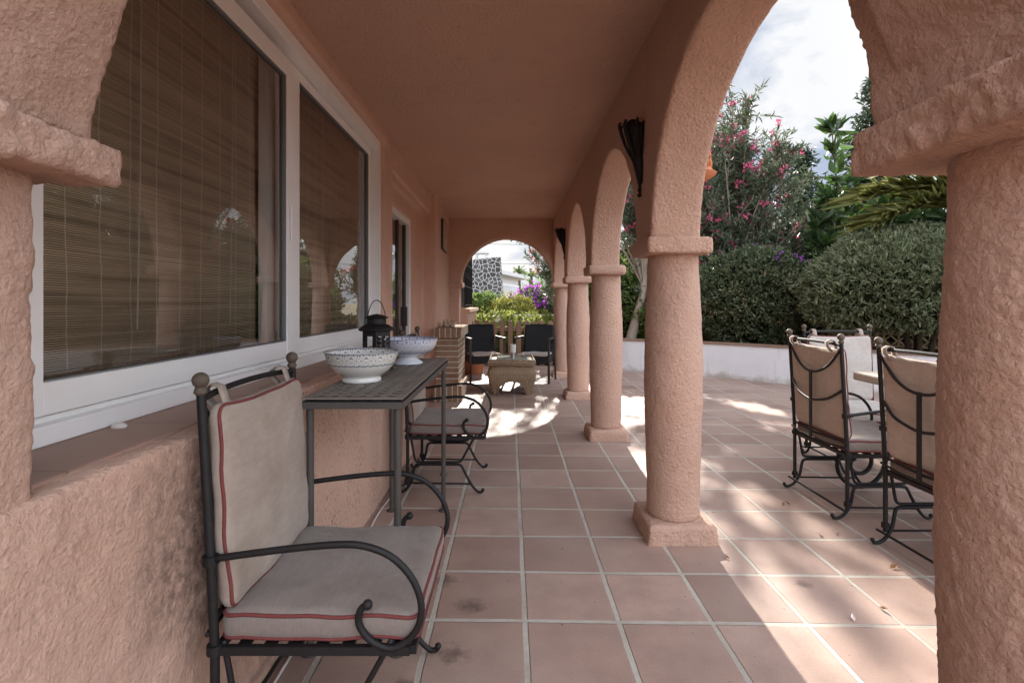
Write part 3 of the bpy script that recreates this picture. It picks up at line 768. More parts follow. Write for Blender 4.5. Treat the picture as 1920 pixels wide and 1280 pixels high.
lt = thing('candle_lantern', 'black metal candle lantern with pierced sides between the two bowls', 'lantern', (-.64, 2.46, .879), R(12))
n6 = 6; r0 = .072
def hexp(r, k): a = 2*math.pi*(k+.5)/n6; return (r*math.cos(a), r*math.sin(a))
MB().lathe([(0, 0), (.078, 0), (.08, .006), (.076, .014), (0, .014)], n=6).obj('base', M['iron'], lt)
for k in range(n6):
    p, q = hexp(r0, k), hexp(r0, k+1); m = MB()
    def P(u, z): return (p[0]+(q[0]-p[0])*u, p[1]+(q[1]-p[1])*u, z)
    # pierced panel: stiles, rails and small leaf cut-outs left as bars
    def bar(u0, u1, z0, z1): 
        m.add([P(u0, z0), P(u1, z0), P(u1, z1), P(u0, z1)], [(0, 1, 2, 3)])
    bar(0, .1, .012, .19); bar(.9, 1, .012, .19); bar(.1, .9, .012, .03); bar(.1, .9, .165, .19)
    if k % 2 == 0:
        for j in range(6):
            z = .03+j*.0225
            bar(.1, .28, z, z+.010); bar(.72, .9, z, z+.010)
            m.add([P(.5, z), P(.66, z+.011), P(.5, z+.0225), P(.34, z+.011)], [(0, 1, 2, 3)])
        bar(.46, .54, .03, .165)
    else:
        bar(.1, .26, .03, .165); bar(.74, .9, .03, .165)
    o = m.obj('side_panel', M['iron'], lt); o.modifiers.new('thick', 'SOLIDIFY').thickness = .002
MB().lathe([(.076, .188), (.085, .192), (.083, .199), (.06, .215), (.045, .222), (.045, .245), (.0445, .247), (.043, .222), (.02, .212)], n=24).obj('roof', M['iron'], lt, smooth='auto')
MB().lathe([(.044, .247), (.058, .250), (.05, .256), (.028, .264), (.012, .268), (0, .269)], n=24).obj('top_cap', M['iron'], lt, smooth='auto')
MB().tube(spline([(-.042, 0, .236), (-.038, 0, .275), (-.022, 0, .318), (0, 0, .335), (.022, 0, .318), (.038, 0, .275), (.042, 0, .236)], 5), .0022, 6).obj('handle', M['iron'], lt, smooth=True)
MB().lathe([(0, .014), (.028, .014), (.028, .09), (0, .088)], n=20).obj('candle', M['candle'], lt, smooth='auto')

# ------------------------------------------------------------------ brick barbecue pier with ornament
bq = thing('brick_barbecue', 'brick barbecue pier with stepped base standing against the pink wall', 'barbecue')
MB().box(-.925, -.64, 6.34, 7.22, .2, .775).obj('shaft', M['brick'], bq, bevel=.004)
MB().box(-.935, -.60, 6.26, 7.3, .775, .895).obj('cap', M['brick_soldier'], bq, bevel=.006)
MB().box(-.935, -.59, 6.24, 7.05, 0, .2).obj('base', M['brick_soldier'], bq, bevel=.006)
cr = MB()
for k in range(14):
    a = rng.uniform(0, 6.28); l = rng.uniform(.04, .1); e = rng.uniform(.3, 1.3)
    p0 = Vector((rng.uniform(-.05, .05), rng.uniform(-.04, .04), .0))
    p1 = p0+Vector((math.cos(a)*math.cos(e), math.sin(a)*math.cos(e), math.sin(e)))*l
    cr.tube([p0, (p0+p1)/2+Vector((0, 0, .008)), p1], [.026, .02, .012], 6)
cro = cr.obj('coral_ornament', M['coral'], None, smooth=True); cro.location = (-.79, 6.62, .902); tag(cro, 'small branching coral ornament on top of the brick barbecue', 'ornament')
# plaque on the wall
pq = thing('wall_plaque', 'framed painted tile plaque hanging on the pink wall above the barbecue', 'plaque', (-.937, 7.0, 1.95), R(2))
MB().box(0, .022, -.02, .6, -.02, .40).obj('frame', M['chair_metal'], pq, bevel=.003)
tl = MB()
for i in range(3):
    for j in range(2): tl.box(.022, .028, i*.195+.002, i*.195+.187, j*.19+.002, j*.19+.182)
tl.obj('painted_tiles', M['plaque'], pq)

# ------------------------------------------------------------------ wicker coffee table, candle jar
wk = thing('wicker_table', 'brown wicker coffee table with arched sides and inset glass top', 'coffee table', (.02, 7.0, 0))
def wick_w(z):
    pr = [(0, .262), (.06, .272), (.14, .295), (.22, .318), (.29, .325), (.33, .312), (.365, .28), (.385, .268)]
    for (z0, a), (z1, b) in zip(pr, pr[1:]):
        if z <= z1: return a+(b-a)*(z-z0)/(z1-z0)
    return pr[-1][1]
for side in range(4):
    m = MB(); NU, NZ = 36, 26; ids = {}; ca, sa = math.cos(side*math.pi/2), math.sin(side*math.pi/2)
    for i in range(NU+1):
        for j in range(NZ+1):
            u = -1+2*i/NU; z = .385*j/NZ; w = wick_w(z)
            x, y = u*w, -w*(1.0+.0*u)
            rr = .94+.06*(1-abs(u)**6)
            x, y = x*rr, y*rr
            ids[i, j] = len(m.v); m.v.append((x*ca-y*sa, (x*sa+y*ca)*1.08, z))
    for i in range(NU):
        for j in range(NZ):
            u = abs(-1+2*(i+.5)/NU); z = .385*(j+.5)/NZ
            if u < .72 and z < .185*math.sqrt(max(0, 1-(u/.72)**2)): continue
            m.f.append((ids[i, j], ids[i+1, j], ids[i+1, j+1], ids[i, j+1]))
    o = m.obj('side_panel', M['wicker'], wk, smooth=True); o.modifiers.new('thick', 'SOLIDIFY').thickness = .012
    arch = [((u*wick_w(z)*.97*ca - (-wick_w(z)-.003)*sa), (u*wick_w(z)*.97*sa + (-wick_w(z)-.003)*ca)*1.08, z) for u, z in [(.72*math.cos(math.pi*k/20), .185*math.sin(math.pi*k/20)) for k in range(21)]]
    MB().tube(arch, .009, 7).obj('arch_edging', M['wicker'], wk, smooth=True)
rm = MB()
for k, (w, z) in enumerate(((.292, .40), (.300, .425), (.288, .447))):
    rm.tube([(-w, -w*1.08, z), (w, -w*1.08, z), (w, w*1.08, z), (-w, w*1.08, z)], .021, 8, closed=True)
rm.box(-.285, .285, -.31, .31, .385, .44)
rm.obj('rim', M['wicker'], wk, smooth='auto')
MB().box(-.205, .205, -.23, .23, .441, .463).obj('glass_top', simple('table_glass', (.35, .4, .4), .06, 0, .05, 5, 0, 0, .8), wk)
cj = thing('candle_jar', 'small glass candle jar with metal base on the wicker table', 'candle jar', (.035, 6.93, .463))
MB().lathe([(0, 0), (.036, 0), (.036, .07), (.034, .072), (0, .07)], n=24).obj('base', M['steel'], cj, smooth='auto')
MB().lathe([(.037, .072), (.041, .074), (.041, .18), (.039, .18), (.037, .076)], n=24).obj('glass', simple('frosted_glass', (.75, .75, .72), .25, 0, .03, 5, 0, 0), cj, smooth='auto')
MB().lathe([(0, .075), (.012, .075), (.012, .15), (0, .152)], n=12).obj('candle', M['rubber'], cj)

# ------------------------------------------------------------------ black rattan armchairs
def rattan(label):
    t = thing('rattan_armchair', label, 'armchair', (0, 0, 0), 0, 'black rattan armchairs by the fence')
    W = .245
    MB().box(-W, W, -.02, .47, .29, .40).obj('seat', M['rattan'], t, bevel=.012)
    bk = MB(); vs = []; fs = []
    for i in range(13):
        u = -1+2*i/12
        for j in range(9):
            z = .38+.465*j/8; y = -.02-.10*(z-.38)/.5-.035*(1-u*u)*(j/8)
            vs.append((u*(W-.005), y, z+(.012*(1-u*u) if j == 8 else 0)))
    for i in range(12):
        for j in range(8): fs.append((i*9+j, (i+1)*9+j, (i+1)*9+j+1, i*9+j+1))
    b = bk.add(vs, fs).obj('backrest', M['rattan'], t, smooth=True); b.modifiers.new('thick', 'SOLIDIFY').thickness = .035
    for sx in (-1, 1):
        x = sx*(W+.018)
        MB().box(x-.016, x+.016, .43, .462, 0, .655).obj('leg', M['chair_metal'], t, bevel=.004)
        MB().tube([(x, -.02, .66), (x, -.02, .3), (x, -.075, 0)], .017, 8).obj('leg', M['chair_metal'], t)
        MB().box(x-.022, x+.022, -.06, .475, .655, .68).obj('armrest', M['chair_metal'], t, bevel=.005)
    m, pt, pb = rounded_cushion(-W+.02, W-.02, .0, .465, .402, .43, puff=.012, seed=5)
    m.obj('seat_pad', M['pad'], t, smooth=True)
    return t
r1 = rattan('black rattan armchair in front of the terracotta pot, nearer the barbecue'); r1.location = (-.47, 8.13, 0); r1.rotation_euler = (0, 0, R(180+17))
r2 = copy_tree(r1); r2['label'] = 'black rattan armchair beside the corner column, behind the wicker table'; r2.location = (.44, 8.12, 0); r2.rotation_euler = (0, 0, R(180-16))
po = thing('terracotta_pot', 'round terracotta plant pot on the floor behind the rattan chair', 'pot', (-.63, 8.75, 0))
MB().lathe([(0, 0), (.14, 0), (.16, .05), (.195, .22), (.205, .33), (.225, .335), (.228, .385), (.21, .39), (.195, .34), (.15, .3), (0, .3)], n=40).obj('body', M['terracotta'], po, smooth='auto')
MB().lathe([(0, .31), (.19, .31), (0, .325)], n=24).obj('soil', M['soil'], po)

# ------------------------------------------------------------------ wall sconces and terracotta lamp
def sconce(label):
    t = thing('wall_sconce', label, 'sconce', (0, 0, 0), 0, 'black iron sconces on the arcade')
    # local: wall plane x=0, lamp grows toward -x
    m = MB(); N = 16; prof = [(.008, 0), (.02, .02), (.012, .045), (.03, .12), (.052, .22), (.078, .32), (.1, .40), (.112, .43)]
    vs = []; fs = []
    for r_, z in prof:
        for k in range(N+1):
            a = math.pi/2+math.pi*k/N
            jag = (.028*abs(math.sin(3.2*(a-math.pi/2)))+.012) if z > .42 else 0
            vs.append((r_*math.cos(a)*1.0-.004, r_*math.sin(a)*.8, z+jag))
    for i in range(len(prof)-1):
        for k in range(N): fs.append((i*(N+1)+k, i*(N+1)+k+1, (i+1)*(N+1)+k+1, (i+1)*(N+1)+k))
    o = m.add(vs, fs).obj('shade', M['iron'], t, smooth='auto'); o.modifiers.new('thick', 'SOLIDIFY').thickness = .004
    MB().box(-.006, 0, -.05, .05, .06, .45).obj('back_plate', M['iron'], t)
    lf = MB()
    for k in range(5):
        a = math.pi/2+math.pi*(k+.5)/5; c, s_ = math.cos(a), math.sin(a)*.8
        lf.tube(spline([(.05*c, .05*s_, .22), (.09*c-.006, .09*s_, .31), (.118*c-.008, .118*s_, .40), (.128*c-.01, .128*s_, .455), (.112*c-.012, .112*s_, .47)], 3), [.009]*12+[.004], 6)
    lf.obj('leaf_ornament', M['iron'], t, smooth=True)
    MB().ball((-.012, 0, -.012), .014, 8).obj('drop_finial', M['iron'], t, smooth=True)
    t.scale = (.86, .9, .80); return t
s1 = sconce('black leafy iron sconce on the arcade wall above the nearest full column'); s1.location = (.70, 2.75, 1.785)
s2 = copy_tree(s1); s2['label'] = 'black iron sconce farther along the arcade, near the end arch'; s2.location = (.70, 6.60, 1.78)
tl = thing('terracotta_lamp', 'small openwork terracotta lamp fixed outside the arcade wall', 'lamp', (1.055, 2.86, 1.875))
MB().lathe([(.0, 0), (.03, 0), (.08, .03), (.088, .045), (.07, .055), (.055, .075), (.05, .076), (0, .07)], n=28).obj('dish', M['terracotta'], tl, smooth='auto')
for k in range(5):
    a = 2*math.pi*k/5; MB().tube([(.055*math.cos(a), .055*math.sin(a), .07), (.058*math.cos(a), .058*math.sin(a), .10), (.048*math.cos(a), .048*math.sin(a), .14)], .011, 7).obj('strut', M['terracotta'], tl, smooth=True)
MB().lathe([(0, .132), (.055, .132), (.06, .145), (.05, .165), (.025, .175), (.02, .19), (.03, .2), (.018, .215), (0, .222)], n=28).obj('top', M['terracotta'], tl, smooth='auto')

# ------------------------------------------------------------------ patio table
pt_ = thing('patio_table', 'long stone topped patio table on wrought iron scrolls between the armchairs', 'table')
MB().box(2.235, 3.0, 1.55, 3.36, .70, .755).obj('table_top', M['stone_top'], pt_, bevel=.012)
for yy in (2.0, 2.95):
    for sx in (1,):
        sc = spline([(2.62+sx*.06, yy, .69), (2.62+sx*.24, yy, .62), (2.62+sx*.3, yy, .5), (2.62+sx*.2, yy, .38), (2.62+sx*.06, yy, .34), (2.62+sx*.12, yy, .2), (2.62+sx*.28, yy, .06), (2.62+sx*.36, yy, .02)], 6)
        MB().tube(sc, .013, 8).obj('leg', M['iron'], pt_, smooth=True)
def spiral(cx, cz, r0, r1, turns, a0, x):
    n = int(30*turns); return [(x, cx+(r0+(r1-r0)*k/n)*math.cos(a0+2*math.pi*turns*k/n), cz+(r0+(r1-r0)*k/n)*math.sin(a0+2*math.pi*turns*k/n)) for k in range(n+1)]
for yy in (1.75, 3.28):
    q = [(2.215+(.17-.14*k/50)*math.cos(-.15-2*math.pi*1.65*k/50), yy, .182+(.17-.14*k/50)*math.sin(-.15-2*math.pi*1.65*k/50)) for k in range(51)]
    q = spline([(2.62, yy, .69), (2.58, yy, .5), (2.5, yy, .33), (2.41, yy, .24)], 5)+[Vector(p) for p in q]
    MB().tube(q, .0125, 8).obj('scroll', M['iron'], pt_, smooth=True)
MB().tube([(2.62, 2.0, .34), (2.62, 2.95, .34)], .012, 8).obj('stretcher', M['iron'], pt_, smooth=True)

# ------------------------------------------------------------------ fences, garden walls
fe = thing('picket_fence', 'weathered brown picket fence with rounded tops behind the rattan chairs', 'fence')
for k in range(15):
    x = -.93+k*.155+rng.uniform(-.008, .008); h = .86+rng.uniform(-.012, .012); w = .044; yo = 9.92
    pts = [(x-w, 0), (x+w, 0), (x+w, h-.035)] + [(x+w*math.cos(math.pi*j/8), h-.035+.035*math.sin(math.pi*j/8)) for j in range(1, 8)] + [(x-w, h-.035)]
    MB().prism(pts, 'y', yo, yo+.02).obj('picket', M['wood'], fe)
for z in (.14, .66): MB().box(-1.0, 1.32, 9.942, 9.975, z, z+.075).obj('rail', M['wood'], fe)
for x in (-1.0, 1.33): MB().box(x-.04, x+.04, 9.90, 9.98, -.1, .98).obj('post', M['wood'], fe, bevel=.004)
gw = thing('garden_wall', 'curved low whitewashed retaining wall with brown brick coping', 'wall')
def ribbon(line, off0, off1, z0, z1):
    L = [Vector((a, b)) for a, b in line]; P = [Vector(p[:2]) for p in spline([(a, b, 0) for a, b in line], 8)]
    nrm = []
    for i in range(len(P)):
        t = (P[min(i+1, len(P)-1)]-P[max(i-1, 0)]).normalized(); nrm.append(Vector((-t.y, t.x)))
    m = MB(); n = len(P)
    for p, q in zip(P, nrm):
        for o in (off0, off1):
            for z in (z0, z1): m.v.append((p.x+q.x*o, p.y+q.y*o, z))
    for i in range(n-1):
        a, b = i*4, i*4+4
        m.f += [(a, b, b+1, a+1), (a+2, a+3, b+3, b+2), (a+1, b+1, b+3, a+3), (a, a+2, b+2, b)]
    m.f += [(0, 1, 3, 2), (4*n-4, 4*n-2, 4*n-1, 4*n-3)]
    return m
# offset positive = left of travel = outside (away from patio)
ribbon(wall_line, 0, .2, -.1, .535).obj('wall', M['white_wall'], gw)
ribbon(wall_line, -.015, .215, .535, .565).obj('coping', M['coping'], gw)
sp = [Vector(p) for p in spline([(a, b, 0) for a, b in wall_line], 8)]
bed = [(p.x+.12, p.y+.12) for p in sp] + [(30, -5), (30, 30), (1.05, 30)]
bo = MB().add([(x, y, .47) for x, y in bed], [tuple(range(len(bed)))]).obj('planting_bed', M['soil']); tag(bo, kind='structure')

def breeze_wall():
    t = thing('breeze_block_wall', 'ochre pierced breeze block screen wall behind the clipped hedge', 'wall')
    om = simple('ochre_block', (.55, .4, .22), .85, 0, .25, 8, 60, .003, .2)
    p0, p1 = Vector((5.2, 9.55)), Vector((9.8, 5.45)); L = (p1-p0).length; d = (p1-p0)/L; nn = Vector((-d.y, d.x))
    s = .2; m = MB()
    def Q(u, z, o): q = p0+d*u+nn*o; return (q.x, q.y, z)
    def slab(u0, z0, u1, z1, w):
        du, dz = u1-u0, z1-z0; l = math.hypot(du, dz); px, pz = -dz/l*w, du/l*w
        c = [(u0+px, z0+pz), (u1+px, z1+pz), (u1-px, z1-pz), (u0-px, z0-pz)]
        m.add([Q(u, z, 0) for u, z in c]+[Q(u, z, .09) for u, z in c], [(0,1,2,3),(7,6,5,4),(0,4,5,1),(1,5,6,2),(2,6,7,3),(3,7,4,0)])
    nu = int(L/s)
    for i in range(nu):
        for j in range(4):
            u, z = i*s, .47+j*s; c = s/2
            e = .003*((i+j) % 2)
            slab(u, z+.008, u+s, z+.008, .009+e); slab(u+.008, z, u+.008, z+s, .0095+e)
            slab(u+c, z+.012, u+s-.012, z+c, .011); slab(u+s-.012, z+c, u+c, z+s-.012, .0112); slab(u+c, z+s-.012, u+.012, z+c, .0108); slab(u+.012, z+c, u+c, z+.012, .0114)
    m.obj('blocks', om, t)
    m = MB(); m.add([Q(0, 1.27, -.02), Q(L, 1.27, -.02), Q(L, 1.27, .11), Q(0, 1.27, .11), Q(0, 1.33, -.02), Q(L, 1.33, -.02), Q(L, 1.33, .11), Q(0, 1.33, .11)], [(3,2,1,0),(4,5,6,7),(0,1,5,4),(1,2,6,5),(2,3,7,6),(3,0,4,7)])
    m.obj('coping', om, t)
breeze_wall()

# ------------------------------------------------------------------ vegetation
def unit(v): return v/np.maximum(np.linalg.norm(v, axis=-1, keepdims=True), 1e-9)
def leaf_mesh(name, P, D, L, Wd, fold=.25, curl=.15):
    """one leaf per point: 6 verts, 4 tris->2 quads folded along the midrib"""
    n = len(P); D = unit(D); L = np.broadcast_to(L, n)[:, None]; Wd = np.broadcast_to(Wd, n)[:, None]
    rnd = rng.normal(size=(n, 3)); sd = unit(np.cross(D, rnd)); up = np.cross(sd, D)
    b = P; m1 = P+D*L*.38+up*L*curl*.25; tip = P+D*L-up*L*curl*.3
    l1 = m1+sd*Wd*.5+up*Wd*fold; r1 = m1-sd*Wd*.5+up*Wd*fold
    m2 = P+D*L*.72; l2 = m2+sd*Wd*.33+up*Wd*fold*.7; r2 = m2-sd*Wd*.33+up*Wd*fold*.7
    V = np.stack([b, r1, r2, tip, l2, l1], 1).reshape(-1, 3)
    k = np.arange(n)[:, None]*6
    F = np.concatenate([k+np.array([[0, 1, 2, 3]]), k+np.array([[0, 3, 4, 5]])], 0)
    return np_mesh(name, V, F)
def leaf_obj(name, mat, parent, *a, **k):
    me = leaf_mesh(name, *a, **k); me.materials.append(mat); return link(bpy.data.objects.new(name, me), parent)
def rosettes(C, N, per, spread=.9, jit=.02):
    """leaf positions and directions fanning round shoot tips C with axis N"""
    n = len(C); P = np.repeat(C, per, 0)+rng.normal(size=(n*per, 3))*jit
    A = np.repeat(unit(N), per, 0); D = unit(A+rng.normal(size=(n*per, 3))*spread)
    return P, D
def noise3(P, s, seed=0.):
    return np.array([mnoise.noise(Vector((p[0]*s+seed, p[1]*s, p[2]*s))) for p in P])
def ellipsoid_shell(n, c, rad, lump=.12, s=1.6, thick=.18, zmin=None, seed=0, superq=1.0):
    d = unit(rng.normal(size=(n, 3)))
    f = 1+lump*noise3(d, s, seed)*2+lump*.5*noise3(d, s*3, seed+9)
    q = rng.random(n)**1.8*thick
    P = np.array(c)+d*np.array(rad)*(f*(1-q))[:, None]
    nrm = unit(d/np.array(rad))
    if zmin is not None:
        k = P[:, 2] > zmin; P, nrm = P[k], nrm[k]
    return P, nrm
def core(name, mat, parent, c, rad, s=.86, lump=.12, sc=1.6, seed=0, zmin=None):
    bm = bmesh.new(); bmesh.ops.create_icosphere(bm, subdivisions=4, radius=1)
    for v in bm.verts:
        d = v.co.normalized(); f = 1+lump*mnoise.noise(Vector((d.x*sc+seed, d.y*sc, d.z*sc)))*2
        v.co = Vector((c[0]+d.x*rad[0]*f*s, c[1]+d.y*rad[1]*f*s, c[2]+d.z*rad[2]*f*s))
        if zmin is not None: v.co.z = max(v.co.z, zmin)
    me = bpy.data.meshes.new(name); bm.to_mesh(me); bm.free(); me.materials.append(mat); me.shade_smooth()
    return link(bpy.data.objects.new(name, me), parent)
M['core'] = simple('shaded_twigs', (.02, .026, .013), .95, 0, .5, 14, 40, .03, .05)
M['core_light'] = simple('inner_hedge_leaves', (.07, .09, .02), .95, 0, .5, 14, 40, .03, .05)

def shell_shrub(name, label, cat, c, rad, mat, n, per, L, Wd, zmin, lump=.1, s=1.6, thick=.16, spread=.8, flowers=None, group=None, seed=0, cmat=None, stem=True, core_s=.84, extra=None, ty=None):
    t = thing(name, label, cat, (0, 0, 0), 0, group)
    C, N = ellipsoid_shell(n, c, rad, lump, s, thick, zmin, seed)
    P, D = rosettes(C, N+np.array([0, 0, .25]), per, spread)
    k = rng.random(len(C)) < .03; P1, D1 = rosettes(C[k]+N[k]*L*1.1, N[k]+np.array([0, 0, .3]), per, .7, .03); P = np.concatenate([P, P1]); D = np.concatenate([D, D1])
    leaf_obj('foliage', mat, t, P, D, L*rng.uniform(.7, 1.25, len(P)), Wd*rng.uniform(.75, 1.2, len(P)))
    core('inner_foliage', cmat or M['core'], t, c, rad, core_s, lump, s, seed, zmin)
    if stem: 
        st = MB()
        for k in range(4):
            a = k*1.7+seed
            st.tube([(c[0]+.1*math.cos(a), c[1]+.1*math.sin(a), zmin-.5 if zmin > .6 else zmin-.1), (c[0]+.2*math.cos(a), c[1]+.2*math.sin(a), zmin+.15), (c[0]+.35*rad[0]*math.cos(a), c[1]+.35*rad[1]*math.sin(a), c[2])], [.045, .035, .02], 7)
        st.obj('stem', M['dark_bark'], t, smooth=True)
    for nm, fm, cnt, sel, fl, fp in (flowers or []):
        k = np.array([sel(q) for q in C]); cand = C[k]; cn = N[k]
        if len(cand) == 0: continue
        idx = rng.choice(len(cand), min(cnt, len(cand)), replace=False)
        P2, D2 = rosettes(cand[idx]+cn[idx]*fl*.8, cn[idx], fp, 1.1, fl*.6)
        leaf_obj(nm, fm, t, P2, D2, fl, fl*.8)
    return t

# round dark bougainvillea bush
shell_shrub('bougainvillea_bush', 'clipped round dark bush with purple blooms on top behind the white wall', 'bush', (4.3, 8.95, 1.27), (1.14, 1.0, .86), M['lf_bush'], 5200, 5, .062, .036, .55, .07, 1.8,
    flowers=[('purple_blossoms', M['fl_purple'], 34, lambda q: q[2] > 1.85 and q[0] > 4.25 and mnoise.noise(Vector((q[0]*3, q[1]*3, 2))) > -.05, .04, 5), ('papery_blossoms', M['lf_dead'], 520, lambda q: q[0] < 4.6 and q[2] < 1.75 and mnoise.noise(Vector(q)*2.2) > -.02, .03, 3)], seed=1, core_s=.86)
# clipped pittosporum hedge
shell_shrub('pittosporum_hedge', 'large clipped grey green hedge behind the patio table', 'hedge', (5.85, 7.35, 1.42), (1.6, .9, .82), M['lf_pitto'], 5600, 7, .08, .023, .84, .09, 1.5, thick=.14, spread=.95, seed=4, core_s=.87)
# oleander
def bush_tree(name, label, cat, base, stems, mat, leafL, leafW, perbranch, flower=None, nflow=0, bark='bark', spread=.7, group=None, twig=26, fan=.5, size=.42):
    """stems: list of (points, radius); leaves gather round side twigs near the upper stems"""
    t = thing(name, label, cat, (0, 0, 0), 0, group)
    tr = MB(); LP = []; LD = []; tips = []
    tw = tr
    for pts, r in stems:
        sp_ = spline(pts, 8); n = len(sp_)
        tr.tube(sp_, [r*(1-.75*i/(n-1)) for i in range(n)], 8)
        for k in range(twig):
            u = .35+.65*rng.random()**.8; i = min(n-2, int(u*(n-1))); p = sp_[i]; d = (sp_[i+1]-sp_[i]).normalized()
            q = Vector(rng.normal(size=3))*fan+d*.7; q.z += .25; q.normalize()
            l = size*rng.uniform(.5, 1.3)*(1.15-u*.35)
            e = p+q*l; m_ = (p+e)/2+Vector((0, 0, .04*l))
            tw.tube([p, m_, e], [.008, .006, .003], 4, caps=False)
            tips.append((e, q))
            for j in range(perbranch):
                f = rng.random()**.6; pp = p+(e-p)*f
                dd = q*.7+Vector(rng.normal(size=3))*spread
                LP.append(tuple(pp)); LD.append(tuple(dd))
    tr.obj('trunk', M[bark], t, smooth=True)
    P, D = np.array(LP), np.array(LD)
    leaf_obj('foliage', mat, t, P, D, leafL*rng.uniform(.7, 1.3, len(P)), leafW*rng.uniform(.8, 1.2, len(P)))
    if flower:
        idx = rng.choice(len(tips), min(nflow, len(tips)), replace=False)
        C = np.array([tuple(tips[i][0]) for i in idx]); N = np.array([tuple(tips[i][1]) for i in idx])
        P2, D2 = rosettes(C, N, 12, 1.2, .035)
        leaf_obj('blossoms', flower, t, P2, D2, .055, .05)
    return t
def fan_stems(base, tops, r, bend=.3):
    out = []
    for x, y, z in tops:
        b = Vector(base)+Vector((rng.uniform(-.15, .15), rng.uniform(-.1, .1), 0)); e = Vector((x, y, z)); v = e-b
        out.append(([b, b+Vector((v.x*.18, v.y*.18, v.z*.35)), b+Vector((v.x*.5, v.y*.5, v.z*.7)), e], r*rng.uniform(.7, 1.1)))
    return out
tops = []
for k in range(54):
    a = rng.uniform(0, 6.28); rr = math.sqrt(rng.random())
    x = 4.7+1.75*rr*math.cos(a); y = 10.1+1.1*rr*math.sin(a); z = 5.3-1.2*rr**2+rng.uniform(-.9, .15)-max(0, x-4.3)*.95
    tops.append((x, y, z))
for k in range(22): tops.append((rng.uniform(3.1, 6.2), rng.uniform(9.3, 10.4), rng.uniform(1.7, 3.3)))
bush_tree('oleander_tree', 'tall oleander with pink flowers rising behind the round dark bush', 'tree', (4.0, 10.1, .47), fan_stems((4.4, 10.1, .4), tops, .032), M['lf_oleander'], .14, .024, 18, M['fl_pink'], 300, twig=24, size=.5)
tops = [(2.3+rng.uniform(-.5, .8), 9.9+rng.uniform(-.7, .7), rng.uniform(2.1, 4.4)) for k in range(20)] + [(rng.uniform(1.0, 2.6), 9.9+rng.uniform(-.3, .8), rng.uniform(3.0, 4.9)) for k in range(9)]
stems = [([(2.22, 9.62, .4), (2.36, 9.66, .9), (2.52, 9.72, 1.5), (2.5, 9.8, 2.2), (2.45, 9.9, 3.2)], .105)]
for x, y, z in tops: stems.append(([(2.52, 9.72, 1.5), (2.5+(x-2.5)*.4, 9.75+(y-9.75)*.4, 1.5+(z-1.5)*.6), (x, y, z)], .025))
bush_tree('oleander_tree', 'oleander with a thick pale leaning trunk seen between the two columns', 'tree', (2.25, 9.6, .47), stems, M['lf_oleander'], .13, .022, 17, M['fl_pink'], 60, twig=22, size=.45)
# rubber plant
st = []
for x, y, z in ((5.75, 9.2, 4.35), (6.2, 9.3, 3.4), (5.6, 9.1, 3.2), (6.6, 9.0, 2.9), (6.0, 9.0, 2.5), (6.9, 8.9, 2.6), (5.35, 9.1, 2.55), (7.3, 8.8, 2.8), (5.5, 8.95, 2.2)):
    st.append(([(6.1, 9.4, .4), (6.1+(x-6.1)*.3, 9.4+(y-9.4)*.3, .4+(z-.4)*.5), (x, y, z)], .03))
bush_tree('rubber_plant', 'rubber plant with large glossy leaves above the clipped hedge', 'plant', (6.1, 9.4, .47), st, M['lf_ficus'], .28, .115, 6, bark='dark_bark', twig=20, size=.22, spread=.55)
# dark conifers
def conifer(label, x, y, h, r, seed):
    t = thing('conifer_tree', label, 'tree', (0, 0, 0), 0, 'dark conifers behind the garden')
    MB().tube([(x, y, .3), (x, y, h*.6), (x+.05, y, h)], [.14, .08, .015], 8).obj('trunk', M['dark_bark'], t, smooth=True)
    LP, LD = [], []
    lim = MB(); z = .9
    while z < h-.1:
        nb = 7
        for k in range(nb):
            a = rng.uniform(0, 6.28); l = r*(1-(z/h)**1.3)*rng.uniform(.6, 1.15)+.12
            d = Vector((math.cos(a), math.sin(a), .12)); p = Vector((x, y, z)); e = p+d*l+Vector((0, 0, .12*l))
            lim.tube([p, (p+e)/2-Vector((0, 0, .05*l)), e], [.02, .013, .005], 4, caps=False)
            m = max(14, int(l*95))
            for j in range(m):
                f = .2+.8*rng.random(); q = p+(e-p)*f+Vector(rng.normal(size=3))*.07*(1.2-f*.5)
                LP.append(tuple(q)); LD.append(tuple(d*.8+Vector(rng.normal(size=3))*.6))
        z += .2
    lim.obj('limbs', M['dark_bark'], t)
    P, D = np.array(LP), np.array(LD)
    leaf_obj('crown', M['lf_conifer'], t, P, D, .16*rng.uniform(.6, 1.3, len(P)), .042, fold=.1)
conifer('tall dark conifer behind the rubber plant, mostly hidden by the near capital', 8.5, 11.9, 6.6, 1.5, 1)
conifer('shorter dark conifer seen between the oleander and the rubber plant', 7.0, 12.2, 4.9, 1.5, 2)
conifer('dark conifer at the right, behind the palm', 10.6, 10.2, 5.6, 1.7, 3)
